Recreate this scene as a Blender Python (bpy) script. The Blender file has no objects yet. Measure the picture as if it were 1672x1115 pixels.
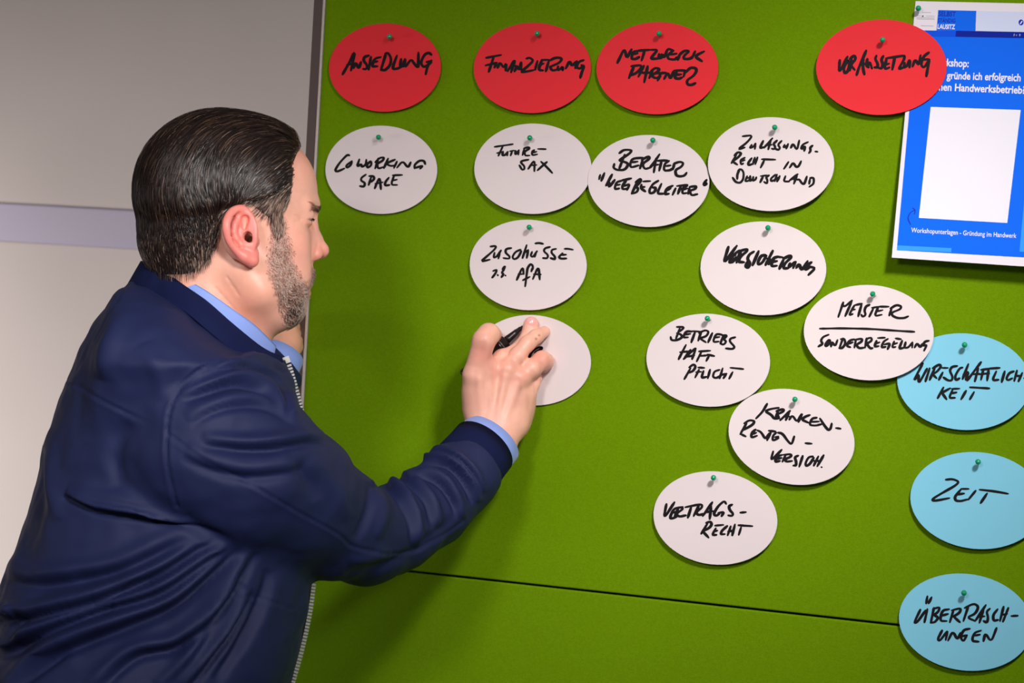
import bpy, bmesh, math, random
import numpy as np
from mathutils import Vector, Matrix
random.seed(7)
RNG = np.random.default_rng(7)
SC = bpy.context.scene
# ------------------------------------------------------------------ camera
W, H, FPX = 1672.0, 1115.0, 4500.0
YAW, PITCH, ROLL, CAMZ, CAMY = 0.40519, -0.034573, 0.05771, 1.62, -3.0
Fv = np.array([-math.sin(YAW)*math.cos(PITCH), math.cos(YAW)*math.cos(PITCH), math.sin(PITCH)])
_R = np.cross(Fv, [0, 0, 1.0]); _R /= np.linalg.norm(_R); _U = np.cross(_R, Fv)
Rv = _R*math.cos(ROLL) + _U*math.sin(ROLL)
Uv = -_R*math.sin(ROLL) + _U*math.cos(ROLL)
CAM = np.array([0.0, CAMY, CAMZ])
cam_d = bpy.data.cameras.new('camera')
cam_d.sensor_width = 36.0
cam_d.lens = FPX/W*36.0
cam_d.clip_start = 0.05
cam_d.dof.use_dof = True
cam_d.dof.focus_distance = 3.12
cam_d.dof.aperture_fstop = 10.0
cam = bpy.data.objects.new('camera', cam_d)
SC.collection.objects.link(cam)
cam.matrix_world = Matrix(((Rv[0], Uv[0], -Fv[0], CAM[0]), (Rv[1], Uv[1], -Fv[1], CAM[1]),
                           (Rv[2], Uv[2], -Fv[2], CAM[2]), (0, 0, 0, 1)))
SC.camera = cam
# ------------------------------------------------------------------ world and lamps
world = bpy.data.worlds.new('world'); SC.world = world; world.use_nodes = True
world.node_tree.nodes['Background'].inputs[0].default_value = (1.0, 0.95, 0.93, 1)
world.node_tree.nodes['Background'].inputs[1].default_value = 0.11
def area_lamp(name, loc, target, size, size_y, power, color=(1, 1, 1), spread=180):
    l = bpy.data.lights.new(name, 'AREA'); l.shape = 'RECTANGLE'
    l.size = size; l.size_y = size_y; l.energy = power; l.color = color; l.spread = math.radians(spread)
    o = bpy.data.objects.new(name, l); SC.collection.objects.link(o)
    o.location = loc
    o.rotation_euler = (Vector(target)-Vector(loc)).to_track_quat('-Z', 'Y').to_euler()
    return o
area_lamp('ceiling_lamp', (0.20, -1.70, 2.95), (-0.92, 0.0, 1.50), 0.3, 0.3, 2.15, (1.0, 0.95, 0.94), 29)
area_lamp('board_fill', (-1.0, -3.6, 2.75), (-1.25, 0.0, 1.48), 0.6, 0.5, 1.35, (1.0, 0.95, 0.94), 30)  # unseen fill from the camera side, added to lift the board
area_lamp('face_fill', (0.9, -2.6, 2.55), (-1.78, -0.55, 1.55), 0.5, 0.5, 3.0, (1.0, 0.95, 0.92), 24)  # unseen fill, added to brighten the man's face
area_lamp('wall_fill', (-6.0, -1.5, 1.0), (-2.6, 1.05, 0.7), 1.4, 1.0, 19, (1.0, 0.95, 0.95), 45)  # no window here: unseen low fill added to brighten the back wall
SC.view_settings.view_transform = 'Standard'
SC.view_settings.look = 'None'
SC.view_settings.exposure = 0.0
SC.view_settings.gamma = 1.0
SC.view_settings.use_curve_mapping = False

# ------------------------------------------------------------------ helpers
def at(px, py, Y=0.0):
    """world point on the plane y = Y seen at photograph pixel (px, py)"""
    d = Fv + Rv*((px-W/2)/FPX) - Uv*((py-H/2)/FPX)
    return CAM + d*((Y-CAM[1])/d[1])
def srgb(r, g, b):
    def f(c):
        c /= 255.0
        return c/12.92 if c <= 0.04045 else ((c+0.055)/1.055)**2.4
    return (f(r), f(g), f(b), 1.0)
def mat(name, color, rough=0.6, noise=0.0, nscale=40.0, bump=0.0, bscale=300.0, spec=0.5, metal=0.0,
        sheen=0.0, sss=0.0, attr=None, coat=0.0, stretch=None):
    m = bpy.data.materials.new(name); m.use_nodes = True
    nt = m.node_tree; b = nt.nodes['Principled BSDF']
    b.inputs['Base Color'].default_value = color
    b.inputs['Roughness'].default_value = rough
    b.inputs['Specular IOR Level'].default_value = spec
    b.inputs['Metallic'].default_value = metal
    b.inputs['Sheen Weight'].default_value = sheen
    b.inputs['Coat Weight'].default_value = coat
    tc = nt.nodes.new('ShaderNodeTexCoord'); vec = tc.outputs['Object']
    if stretch:
        mp = nt.nodes.new('ShaderNodeMapping'); mp.inputs['Scale'].default_value = stretch
        nt.links.new(vec, mp.inputs[0]); vec = mp.outputs[0]
    src = None
    if attr:
        a = nt.nodes.new('ShaderNodeAttribute'); a.attribute_name = attr; src = a.outputs['Color']
    if noise:
        n = nt.nodes.new('ShaderNodeTexNoise'); n.inputs['Scale'].default_value = nscale
        n.inputs['Detail'].default_value = 6
        nt.links.new(vec, n.inputs['Vector'])
        r = nt.nodes.new('ShaderNodeMapRange')
        r.inputs['From Min'].default_value = 0.25; r.inputs['From Max'].default_value = 0.75
        r.inputs['To Min'].default_value = 1-noise; r.inputs['To Max'].default_value = 1+noise
        nt.links.new(n.outputs[0], r.inputs[0])
        mx = nt.nodes.new('ShaderNodeVectorMath'); mx.operation = 'SCALE'
        if src: nt.links.new(src, mx.inputs[0])
        else: mx.inputs[0].default_value = color[:3]
        nt.links.new(r.outputs[0], mx.inputs['Scale'])
        src = mx.outputs[0]
    if src: nt.links.new(src, b.inputs['Base Color'])
    if bump:
        n2 = nt.nodes.new('ShaderNodeTexNoise'); n2.inputs['Scale'].default_value = bscale
        n2.inputs['Detail'].default_value = 4
        nt.links.new(vec, n2.inputs['Vector'])
        bp = nt.nodes.new('ShaderNodeBump'); bp.inputs['Strength'].default_value = bump
        bp.inputs['Distance'].default_value = 0.001
        nt.links.new(n2.outputs[0], bp.inputs['Height']); nt.links.new(bp.outputs[0], b.inputs['Normal'])
    if sss:
        b.inputs['Subsurface Weight'].default_value = sss
        b.inputs['Subsurface Radius'].default_value = (0.010, 0.004, 0.002)
        b.inputs['Subsurface Scale'].default_value = 1.0
    return m
def link(name, me, m=None, parent=None, smooth=False):
    o = bpy.data.objects.new(name, me); SC.collection.objects.link(o)
    if m is not None: me.materials.append(m)
    if parent is not None: o.parent = parent
    if smooth: me.shade_smooth()
    return o
def mesh_np(name, V, Fc, m=None, parent=None, smooth=False, org=None):
    V = np.asarray(V, float)
    if org is not None: V = V-np.asarray(org)
    me = bpy.data.meshes.new(name)
    me.from_pydata(V.tolist(), [], [tuple(int(i) for i in f) for f in Fc]); me.update()
    return link(name, me, m, parent, smooth)
def thing(name, label, cat, loc, group=None):
    o = bpy.data.objects.new(name, None); SC.collection.objects.link(o); o.location = loc
    o.empty_display_size = 0.05
    o['label'] = label; o['category'] = cat
    if group: o['group'] = group
    return o
def box(name, x0, x1, y0, y1, z0, z1, m, parent=None, bevel=0.0, org=(0, 0, 0), kind=None):
    bm = bmesh.new()
    bmesh.ops.create_cube(bm, size=1.0)
    for v in bm.verts:
        v.co = Vector(((x0+x1)/2+v.co.x*(x1-x0)-org[0], (y0+y1)/2+v.co.y*(y1-y0)-org[1], (z0+z1)/2+v.co.z*(z1-z0)-org[2]))
    if bevel: bmesh.ops.bevel(bm, geom=bm.edges[:], offset=bevel, segments=3, affect='EDGES', profile=0.6)
    me = bpy.data.meshes.new(name); bm.to_mesh(me); bm.free()
    o = link(name, me, m, parent)
    if kind: o['kind'] = kind
    return o
# ------------------------------------------------------------------ the room
M_wall = mat('wall_paint', srgb(212, 200, 194), 0.75, noise=0.02, nscale=6, bump=0.15, bscale=120)
M_rail = mat('rail_lavender_grey', srgb(178, 168, 188), 0.45)
M_floor = mat('floor_carpet', srgb(90, 86, 84), 0.9, noise=0.2, nscale=60, bump=0.5, bscale=400)
M_felt = mat('green_felt', srgb(104, 140, 3), 0.95, noise=0.10, nscale=420, bump=0.55, bscale=900, spec=0.08, sheen=0.0)
M_alu = mat('frame_aluminium_brown_grey', srgb(112, 98, 94), 0.38, metal=0.55, spec=0.4)
M_lip = mat('frame_lip_aluminium', srgb(205, 192, 184), 0.42, metal=0.25)
M_gap = mat('seam_dark', srgb(30, 40, 8), 0.9)
WY = 1.05
box('wall_back', -8.0, 2.5, WY, WY+0.1, 0.0, 3.2, M_wall, kind='structure')
box('floor', -8.0, 2.5, -4.0, WY, -0.05, 0.0, M_floor, kind='structure')
zt = at(100, 337, WY)[2]; zb = at(100, 400, WY)[2]
box('trim_1', -8.0, 2.5, WY-0.012, WY, zb, zt, M_rail, bevel=0.003, kind='structure')
# ------------------------------------------------------------------ pin board
xL = at(514, 10)[0]; xF = at(531.5, 10)[0]
zS = at(1068, 977.0)[2]
board = thing('pinboard', 'large green felt pinboard in a slim grey metal frame, full of oval cards', 'pinboard', (0.0, 0.02, 0.0))
BO = (0.0, 0.02, 0.0)
XR, ZT, ZB = 0.35, 2.02, 0.55
box('felt_panel', xF, XR, -0.0, 0.022, zS+0.0012, ZT, M_felt, board, bevel=0.0022, org=BO)
box('felt_panel', xF, XR, -0.0, 0.022, ZB, zS-0.0012, M_felt, board, bevel=0.0022, org=BO)
box('backing', xF-0.001, XR, 0.018, 0.030, ZB, ZT, M_gap, board, org=BO)
wlip = 0.0030
box('frame_rail', xL-0.0018, xF-wlip, 0.0, 0.032, ZB-0.03, ZT+0.02, M_alu, board, bevel=0.0012, org=BO)
box('frame_lip', xF-wlip, xF, -0.0022, 0.03, ZB-0.02, ZT+0.012, M_lip, board, bevel=0.0008, org=BO)
box('frame_rail', XR, XR+0.016, -0.001, 0.032, ZB-0.03, ZT+0.02, M_alu, board, bevel=0.0012, org=BO)
box('frame_rail', xL, XR, -0.001, 0.032, ZT, ZT+0.02, M_alu, board, bevel=0.0012, org=BO)
box('frame_rail', xL, XR, -0.001, 0.032, ZB-0.03, ZB, M_alu, board, bevel=0.0012, org=BO)
for xx in (xL+0.03, XR-0.02):
    box('leg', xx-0.015, xx+0.015, 0.004, 0.034, 0.03, ZB-0.03, M_alu, board, bevel=0.003, org=BO)
    box('foot', xx-0.02, xx+0.02, -0.19, 0.24, 0.0, 0.03, M_alu, board, bevel=0.006, org=BO)
# ------------------------------------------------------------------ oval cards, pins and handwriting
M_red = mat('card_red', srgb(232, 40, 50), 0.55, noise=0.015, nscale=30, spec=0.3)
M_white = mat('card_white', srgb(226, 214, 214), 0.55, noise=0.012, nscale=30, spec=0.3)
M_blue = mat('card_light_blue', srgb(128, 202, 226), 0.55, noise=0.012, nscale=30, spec=0.3)
M_ink = mat('black_marker_ink', srgb(14, 8, 14), 0.5, spec=0.25)
M_pin = mat('pin_green_plastic', srgb(6, 150, 100), 0.16, spec=0.6, coat=0.4)
M_steel = mat('pin_steel', srgb(190, 190, 190), 0.3, metal=1.0)
CW, CH = 0.0751, 0.0534      # half axes of every oval card
def smooth_line(P, n=2):
    P = [np.array(p, float) for p in P]
    if len(P) < 3: return P
    for _ in range(n):
        Q = [P[0]]
        for a, b in zip(P[:-1], P[1:]):
            Q += [a*0.78+b*0.22, a*0.22+b*0.78]
        Q.append(P[-1]); P = Q
    return P
def ink_mesh(strokes, width, place, w_jit=0.22):
    """flat pen strokes with round ends: every stroke is a swept ribbon lying on the paper.
    place(px, py, lift) -> world point"""
    V, Fc = [], []
    ns = 0
    for st in strokes:
        ns += 1
        P = smooth_line(st)
        if len(P) == 1: P = [P[0], P[0]+np.array([0.6, 0.1])]
        # resample
        Q = [P[0]]
        for a, b in zip(P[:-1], P[1:]):
            L = np.linalg.norm(b-a); k = max(1, int(L/1.3))
            for i in range(1, k+1): Q.append(a+(b-a)*i/k)
        Q = np.array(Q); n = len(Q)
        T = np.gradient(Q, axis=0); T /= np.maximum(np.linalg.norm(T, axis=1, keepdims=True), 1e-6)
        Nn = np.stack([-T[:, 1], T[:, 0]], 1)
        # chisel-like nib: downstrokes a little wider
        wd = width*(1.12+0.25*np.abs(T[:, 1]))*(1+w_jit*0.5*np.sin(np.arange(n)*0.23+ns*1.7))
        tt = np.arange(n)/max(1, n-1)
        wd = wd*(0.72+0.28*np.clip(np.minimum(tt*n/3.0, (1-tt)*n/3.0), 0, 1))
        lift = 0.00016+0.00001*(ns % 9)
        a = len(V)
        for i in range(n):
            for s in (-0.5, 0.5):
                q = Q[i]+Nn[i]*s*wd[i]; V.append(place(q[0], q[1], lift))
        for i in range(n-1):
            Fc.append((a+2*i, a+2*i+1, a+2*i+3, a+2*i+2))
        for i in range(0, n, 1):
            if i not in (0, n-1) and i % 3: continue
            c0 = len(V); r = wd[i]*0.5
            for k in range(8):
                an = k*math.pi/4
                V.append(place(Q[i][0]+r*math.cos(an), Q[i][1]+r*math.sin(an), lift+0.000005))
            Fc.append(tuple(range(c0, c0+8)))
    return V, Fc
def parse(s, org, sc=8.0):
    out = []
    for part in s.split(';'):
        pts = [tuple(float(v) for v in t.split(',')) for t in part.split()]
        if pts: out.append([(org[0]+x/sc, org[1]+y/sc) for x, y in pts])
    return out
def make_card(name, label, m, bbox, base, curl, angle, pin, ink=None, wid=3.2, tilt=0.0, group=None, pinlab=None):
    x0, x1, y0, y1 = bbox
    c = at((x0+x1)/2, (y0+y1)/2, -(base+curl*0.3))
    ca, sa = math.cos(angle), math.sin(angle)
    def off(x, z):
        lx = ((x-c[0])*ca+(z-c[2])*sa)/CW; lz = (-(x-c[0])*sa+(z-c[2])*ca)/CH
        t = np.clip((1.0-lz)/2, 0, 1.2)
        return base+curl*t**1.5+tilt*lx+0.0012*lx*lx*(t+0.2)
    th = 0.0006
    root = thing(name, label, 'card', (c[0], -base, c[2]-CH), group)
    org = np.array([c[0], -base, c[2]-CH])
    V, Fc = [], []
    NR, NA = 8, 72
    for side in (0, 1):
        for r in range(1, NR+1):
            for k in range(NA):
                an = 2*math.pi*k/NA; rr = r/NR
                if r == NR and side == 0: rr = 0.997
                lx, lz = CW*rr*math.cos(an), CH*rr*math.sin(an)
                x = c[0]+lx*ca-lz*sa; z = c[2]+lx*sa+lz*ca
                V.append((x, -off(x, z)-(th if side == 0 else 0), z))
    n1 = NR*NA
    for side in (0, 1):
        o_ = side*n1
        f = tuple(o_+k for k in range(NA)); Fc.append(f if side == 0 else f[::-1])
        for r in range(NR-1):
            for k in range(NA):
                k2 = (k+1) % NA
                q = (o_+r*NA+k, o_+(r+1)*NA+k, o_+(r+1)*NA+k2, o_+r*NA+k2)
                Fc.append(q if side == 0 else q[::-1])
    a = (NR-1)*NA; e0 = len(V)
    V += [V[a+k] for k in range(NA)]+[V[n1+a+k] for k in range(NA)]
    for k in range(NA):
        k2 = (k+1) % NA
        Fc.append((e0+k, e0+NA+k, e0+NA+k2, e0+k2))
    mesh_np('paper', V, Fc, m, root, True, org)
    def place(px, py, lift):
        Y = -(base+curl*0.3)
        for _ in range(4):
            p = at(px, py, Y); Y = -off(p[0], p[2])-th-lift
        return at(px, py, Y)
    if ink:
        V, Fc = ink_mesh(ink, wid, place)
        mesh_np('handwriting', V, Fc, M_ink, root, False, org)
    if pin: make_pin(pin, place(pin[0], pin[1], 0.0), pinlab)
    return root
pin_protos = {}
def make_pin(px, foot0, lab):
    ST, RH = 0.0088, 0.0032
    Y = foot0[1]-ST
    hc = at(px[0], px[1], Y)
    # axis leans a little, different for every pin
    ax = np.array([random.uniform(-0.10, 0.16), 1.0, random.uniform(-0.22, -0.02)]); ax /= np.linalg.norm(ax)
    L = (0.012-Y)/ax[1]
    root = thing('map_pin', lab, 'pin', hc, 'green ball-headed pins holding the papers')
    if 'h' not in pin_protos:
        bm = bmesh.new(); bmesh.ops.create_uvsphere(bm, u_segments=16, v_segments=10, radius=RH)
        me = bpy.data.meshes.new('pin_head'); bm.to_mesh(me); bm.free(); me.materials.append(M_pin); me.shade_smooth()
        bm = bmesh.new(); bmesh.ops.create_cone(bm, segments=8, radius1=0.00045, radius2=0.00035, depth=1.0)
        me2 = bpy.data.meshes.new('needle'); bm.to_mesh(me2); bm.free(); me2.materials.append(M_steel)
        pin_protos['h'] = (me, me2)
    a, b = pin_protos['h']
    o = bpy.data.objects.new('pin_head', a); SC.collection.objects.link(o); o.parent = root
    o = bpy.data.objects.new('needle', b); SC.collection.objects.link(o); o.parent = root
    o.scale = (1, 1, L); o.rotation_euler = Vector(ax).to_track_quat('Z', 'Y').to_euler()
    o.location = Vector(ax)*(L/2)
GR, GW, GB = 'red oval heading cards', 'white oval note cards', 'light blue oval cards'
CARDS = [
 ('oval_card', 'red oval card handwritten ANSIEDLUNG, nearest the board frame', 'r', (537, 720, 38, 183), .0022, .003, 0, (636, 60), (530, 60), 3.6,
  "235,490 330,325 400,175 345,440;290,370 385,345;380,410 405,330 445,420 475,330;580,245 520,262 505,310 560,375 545,425 500,420;605,265 575,430;735,265 650,285 615,390 690,385;635,335 690,320;800,225 735,435;790,222 830,208 870,280 860,370 790,440 735,430;945,245 880,420 950,420 1040,370;1000,290 985,385 1025,380 1050,290;1055,300 1035,390;1060,390 1130,290 1170,350 1210,395;1225,205 1225,395;1395,235 1360,205 1300,235 1255,340 1290,400 1350,370 1400,320 1330,330;1395,310 1345,380 1320,490"),
 ('oval_card', 'red oval card handwritten FINANZIERUNG, above the FUTURE SAX card', 'r', (773, 965, 38, 184), .0022, .003, 0, (877, 55), (770, 60), 3.5,
  "190,275 385,238;290,260 225,455;180,375 330,340;325,340 300,400;340,405 370,330 420,410 455,340 445,440;470,450 575,280 515,465;510,375 600,385;560,450 600,380 620,440 650,310 645,430;715,285 760,272 810,310 740,380 640,462 720,455 815,435;860,315 830,430;920,300 870,435 935,440;880,370 940,350;910,305 1010,300;1010,310 970,450;1020,310 1100,270 1185,280 1150,340 1030,390;1025,390 1050,445 1130,425;1130,385 1120,440 1160,420 1190,390 1190,435;1230,415 1280,310 1310,385 1370,320;1375,320 1355,410;1465,305 1400,325 1370,400 1410,420 1465,380;1430,370 1475,380 1440,460 1420,535"),
 ('oval_card', 'red oval card handwritten NETZWERK PARTNER on two lines', 'r', (974, 1172, 36, 187), .0022, .003, 0, (1076, 55), (970, 60), 3.7,
  "305,340 400,140 425,290 490,165;590,185 510,190 485,290 540,292 590,265;510,230 570,215;570,182 740,170;660,185 620,310;740,170 830,170 790,220 735,290 840,285;850,225 845,282 885,270 905,235;880,230 920,275 960,150 1040,182;1030,185 960,240 965,290 1060,300 1080,270;990,235 1080,220;1120,225 1095,300;1110,240 1180,180 1250,185 1180,240 1165,290 1250,290 1290,260;1320,190 1280,280;1440,190 1310,255 1410,320;520,390 455,540;485,385 610,370 620,400 560,470 490,500;580,520 650,380;600,470 740,470;700,385 655,595;765,440 720,540;740,450 800,405 860,420 820,470 740,500 800,545 870,520;820,480 940,470;870,490 830,570;915,550 965,460 995,560 1040,450;1045,440 1190,440;1080,450 1050,540 1110,550 1150,530;1070,500 1140,490;1190,440 1170,520;1190,470 1260,400 1330,410 1340,450 1300,510 1210,570 1220,625 1270,632 1325,605"),
 ('oval_card', 'red oval card handwritten VORAUSSETZUNG, overlapping the blue poster', 'r', (1333, 1544, 32, 188), .0055, .003, 0, (1441, 65), (1340, 60), 3.6,
  "250,305 235,490 350,260;360,310 300,400 310,480 350,460 380,370 360,310;405,260 380,440;380,290 440,240 460,290 390,370 445,432;470,500 500,400 595,180;560,260 550,400 570,490;510,370 600,350;610,290 595,380 630,400;620,380 640,320 670,415;730,245 710,290 745,350 745,400 700,400;820,250 790,300 815,360 795,420 745,400;860,290 830,430 900,400;850,365 895,350;850,282 1095,245;970,260 935,430;1095,250 1090,300 1010,430 1080,400;1100,340 1080,410 1130,380 1165,290 1160,400;1200,390 1235,290 1285,380 1305,240;1415,205 1340,260 1310,370 1350,410 1420,300;1340,300 1425,290 1400,400 1380,515"),
 ('oval_card', 'white oval card handwritten CO WORKING SPACE', 'w', (531.5, 713.5, 205, 349.5), .0022, .002, 0, (618, 224), (525, 210), 3.1,
  "365,350 335,340 240,440 175,540 200,565 300,520;390,430 320,480 330,515 380,480 395,425;495,400 460,500 520,460 525,505 580,470 585,405;640,425 590,470 600,515 650,480 650,430;740,390 700,520;700,440 760,380 820,375 800,420 720,460 740,525 810,500;870,390 815,515;960,405 840,455 900,490 960,480;985,430 945,515;985,510 1060,420 1130,515 1165,440;1355,465 1340,420 1280,415 1215,470 1215,520;1215,515 1330,480 1285,525;580,600 520,640 515,680 570,710 555,760 500,750;650,630 615,735;620,620 680,620 690,660 640,700;695,780 760,620 775,790;700,720 800,700;880,640 830,700 830,745 890,735;930,610 1055,605;945,620 905,735 990,735;920,680 985,665"),
 ('oval_card', 'white oval card handwritten FUTURE SAX', 'w', (774, 966, 202, 349), .0022, .0045, 0, (865, 225), (770, 210), 2.9,
  "300,238 540,203;410,225 350,355;330,320 400,305;410,300 400,350 440,345 475,300;470,310 465,350;500,295 560,285;530,295 510,350;575,290 570,345 620,280;615,290 610,340;690,260 665,345;680,260 740,240 760,260 690,300 700,355 760,350;820,280 790,300 790,350 860,335;800,315 850,300;865,265 970,268;745,405 660,420 640,440 690,490 690,530 660,540 625,480;740,525 825,400 820,555;760,480 850,475;905,430 960,480 1055,580;985,435 920,490 860,545"),
 ('oval_card', 'white oval card handwritten BERATER "WEGBEGLEITER" in quotation marks', 'w', (958, 1159.5, 220, 371), .0042, .003, 0, (1066, 229), (960, 220), 3.5,
  "410,240 470,195 580,200 540,250 410,330;480,260 410,440;410,340 500,360 530,390 480,460 380,462 330,430 345,380;720,300 580,310 550,380 560,430 660,400;570,360 650,350;720,310 680,440;700,330 790,280 810,310 710,380 740,450 810,430;810,430 860,370 935,255;890,310 860,490;840,400 920,390;900,340 1040,335;960,350 930,470;1060,340 1000,380 990,470 1070,465 1110,440;1010,410 1080,400;1130,370 1110,450;1120,380 1200,350 1250,370 1220,420 1140,460 1150,530 1200,545 1260,535 1290,495;160,525 145,580;215,500 175,600;315,520 222,690 282,598 270,695 350,590;440,600 370,620 345,715 410,700;360,660 420,650;430,600 565,570;500,600 450,660 450,715 530,700;470,670 550,640 510,720;620,620 690,570 690,610 620,680;650,610 570,770;620,680 660,700 640,750 570,770;720,610 815,605;700,650 690,700 750,740;690,690 740,680;920,600 850,640 800,720 810,770 870,750 890,690 840,690;960,640 900,770 990,770;1110,665 1030,700 1000,780 1060,770;1020,730 1080,700;1145,700 1105,785;1160,670 1300,655;1215,670 1175,770;1300,665 1240,690 1230,770 1290,760;1240,720 1300,700;1330,680 1310,770;1330,680 1420,670 1400,710 1330,730 1350,795 1430,775;1550,590 1510,640 1520,665 1555,640 1530,625"),
 ('oval_card', 'white oval card handwritten ZULASSUNGSRECHT IN DEUTSCHLAND on three lines', 'w', (1156, 1361, 191, 345), .0066, .003, 0, (1265, 208), (1160, 200), 3.1,
  "420,180 555,165 480,260 355,355 450,325;540,290 510,340 570,310 590,275;590,285 580,345;690,240 640,340 700,320;700,330 810,205;790,230 755,350;740,300 800,290;870,235 820,280 850,320 830,350 800,340;930,240 880,290 910,330 890,360 850,345;970,290 950,330 1010,300;1015,280 990,340;1050,330 1080,270 1130,370 1160,235;1275,255 1200,290 1180,350 1230,330;1200,320 1240,310 1225,370;1335,300 1300,330 1310,370 1285,400;1370,378 1400,382;340,420 275,530;310,430 360,385 405,400 370,450 290,510;290,510 350,550;450,460 390,490 400,550 430,535;390,510 450,490;540,465 490,530 500,560 550,540;580,460 555,545;615,455 585,545;560,505 605,495;670,480 850,485;700,500 655,590;1020,515 960,605;1035,590 1080,520 1120,585 1155,570 1185,505;380,610 350,680 350,740;360,630 400,605 435,650 430,740 390,790 330,780 290,720;480,700 450,770 500,760;460,740 490,720;520,700 510,770 550,740;560,710 550,765 590,745 600,715;655,700 740,690;690,700 650,780;765,690 725,715 745,755 740,800 700,775;850,680 790,730 790,770 840,750;870,680 840,765;905,700 870,770;850,730 900,720;980,700 955,770 1030,770;1030,760 1140,675;1130,690 1090,800;1070,740 1130,740;1130,750 1160,740 1190,790 1225,810 1260,705;1300,740 1290,800;1300,725 1350,720 1350,800 1290,840"),
 ('oval_card', 'white oval card handwritten ZUSCHÜSSE z.B. AfA', 'w', (766, 958.5, 359, 506), .0022, .004, 0, (864, 371), (760, 360), 3.0,
  "325,340 400,330 390,370 300,450 195,540 320,510;380,420 365,490 410,470 465,390;450,420 430,495;600,360 530,370 520,420 580,470 570,500 495,490;720,380 650,410 610,480 640,510 690,480 730,400;800,320 745,490;755,430 820,385;820,390 800,490;870,410 850,460 880,480 935,400;925,410 905,475;910,300 960,292 1015,305;1105,345 1040,360 1020,400 1080,450 1070,495 1010,490;1185,370 1130,380 1120,420 1170,470 1170,510 1110,490;1270,425 1215,480 1250,500 1320,495;1240,450 1315,445;1295,370 1340,368 1405,382;360,660 410,640 400,680 350,745;345,745 365,725;420,710 424,716;510,600 480,640 510,640 470,680 500,700 470,740;520,600 500,650;520,715 524,720;670,775 750,595 760,700;690,700 760,700;880,640 880,590 850,565 810,620 800,700 780,860;880,610 860,665;750,780 840,735;880,765 955,590 970,770;890,700 985,705"),
 ('oval_card', 'white oval card handwritten VERSICHERUNG in thick strokes', 'w', (1143, 1349, 361, 515), .0022, .0045, 0, (1254, 372), (1140, 360), 4.0,
  "395,345 320,585 505,330;540,390 470,440 400,550 450,540 500,480;430,470 490,450;560,390 500,550;540,400 640,370 640,400 550,470 520,540 600,545;730,405 670,440 640,500 680,560 650,620 615,600 640,540;790,400 710,585;880,450 820,460 780,540 785,580 840,550 890,460;975,395 880,580;900,500 940,490 920,570;1050,470 980,490 950,600 1030,590;970,540 1030,530;1030,475 1105,480;1120,500 1060,630;1110,500 1200,455 1220,480 1130,560 1110,630 1180,620;1200,560 1180,620 1260,540;1275,540 1240,620;1280,620 1320,560 1350,660 1430,530;1480,545 1400,600 1400,650 1470,600;1440,600 1535,620 1440,710"),
 ('oval_card', 'white oval card the man is writing on, nearly blank', 'w', (775, 963, 514, 662), .0010, .0012, 0, None, (700, 480), 3.2, None),
 ('oval_card', 'white oval card handwritten MEISTER above an underline and SONDERREGELUNG', 'w', (1312, 1524, 465, 621), .0060, .0045, 0, (1425, 480), (1315, 475), 3.2,
  "495,150 430,340;490,180 510,210 610,125;605,140 520,330;740,165 650,185;640,190 565,320 620,300;600,250 650,240;735,175 690,330;840,180 790,200 770,260 790,310 750,340 730,310;870,220 970,205;890,225 835,335;1090,205 960,205;950,215 900,330 1000,310;920,270 1010,250;1130,220 1095,320;1110,230 1190,180 1255,200 1240,240 1130,280 1130,320 1200,355 1290,355 1345,330;190,492 500,487 850,495 1200,520 1425,533;305,570 230,600 200,650 230,690 170,725;300,640 260,700 270,725 310,690 325,640 295,640;335,725 345,660 390,725 420,640;490,620 445,750;460,630 510,620 525,690 480,750 440,745;640,630 570,650 540,720 590,735;560,690 620,670;660,640 640,740;640,640 740,620 740,660 670,700;660,700 700,750 770,740;800,620 780,740;790,630 860,605 870,650 800,690 850,755 880,745;945,615 1040,610;930,650 900,730 960,720;910,690 970,670;1080,625 1020,660 990,740 1050,730;1030,700 1110,680 1075,760;1180,620 1250,630;1160,660 1130,740 1180,730;1140,700 1200,680;1265,650 1220,760 1290,740;1310,670 1290,745 1345,740 1400,670;1400,680 1395,740;1425,740 1460,680 1500,740 1530,690;1615,650 1560,660 1530,720 1590,700 1550,780"),
 ('oval_card', 'white oval card handwritten BETRIEBSHAFTPFLICHT on three lines', 'w', (1055, 1257, 512, 664), .0022, .003, 0, (1155, 520), (1055, 515), 3.2,
  "400,150 505,150 440,210;440,170 390,300;400,230 460,250 470,290 400,325 330,325 320,280;600,210 520,205 480,290 550,285;500,250 580,240;590,205 700,210;640,215 590,350;720,210 680,330;690,230 770,190 820,210 790,270 700,300;700,300 780,350;865,230 810,350;990,250 910,240 870,350 950,340;890,290 960,280;1010,260 970,365;990,260 1060,260 1010,310 1050,340 1010,385 970,365;1165,285 1100,300 1090,340 1160,410 1130,440 1040,430;520,385 425,570;440,480 560,470;580,450 490,570;490,570 640,430;650,430 600,570;540,540 630,520;690,470 840,460;720,480 660,600;690,530 800,520;800,510 890,530;820,530 785,595;580,690 500,830;560,680 620,635 650,670 610,730 550,750;680,680 760,685;690,710 640,810;650,740 720,735;750,725 720,820 790,800;835,710 805,820;960,710 890,730 870,800 910,820 970,790;1000,690 960,820;1050,760 1010,820;970,780 1045,760;1100,683 1270,700;1130,740 1085,825"),
 ('oval_card', 'white oval card handwritten KRANKEN-, RENTEN-, VERSICH., tilted clockwise', 'w', (1188, 1396, 633, 793), .0040, .004, -0.13, (1298, 652), (1190, 640), 3.4,
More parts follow.
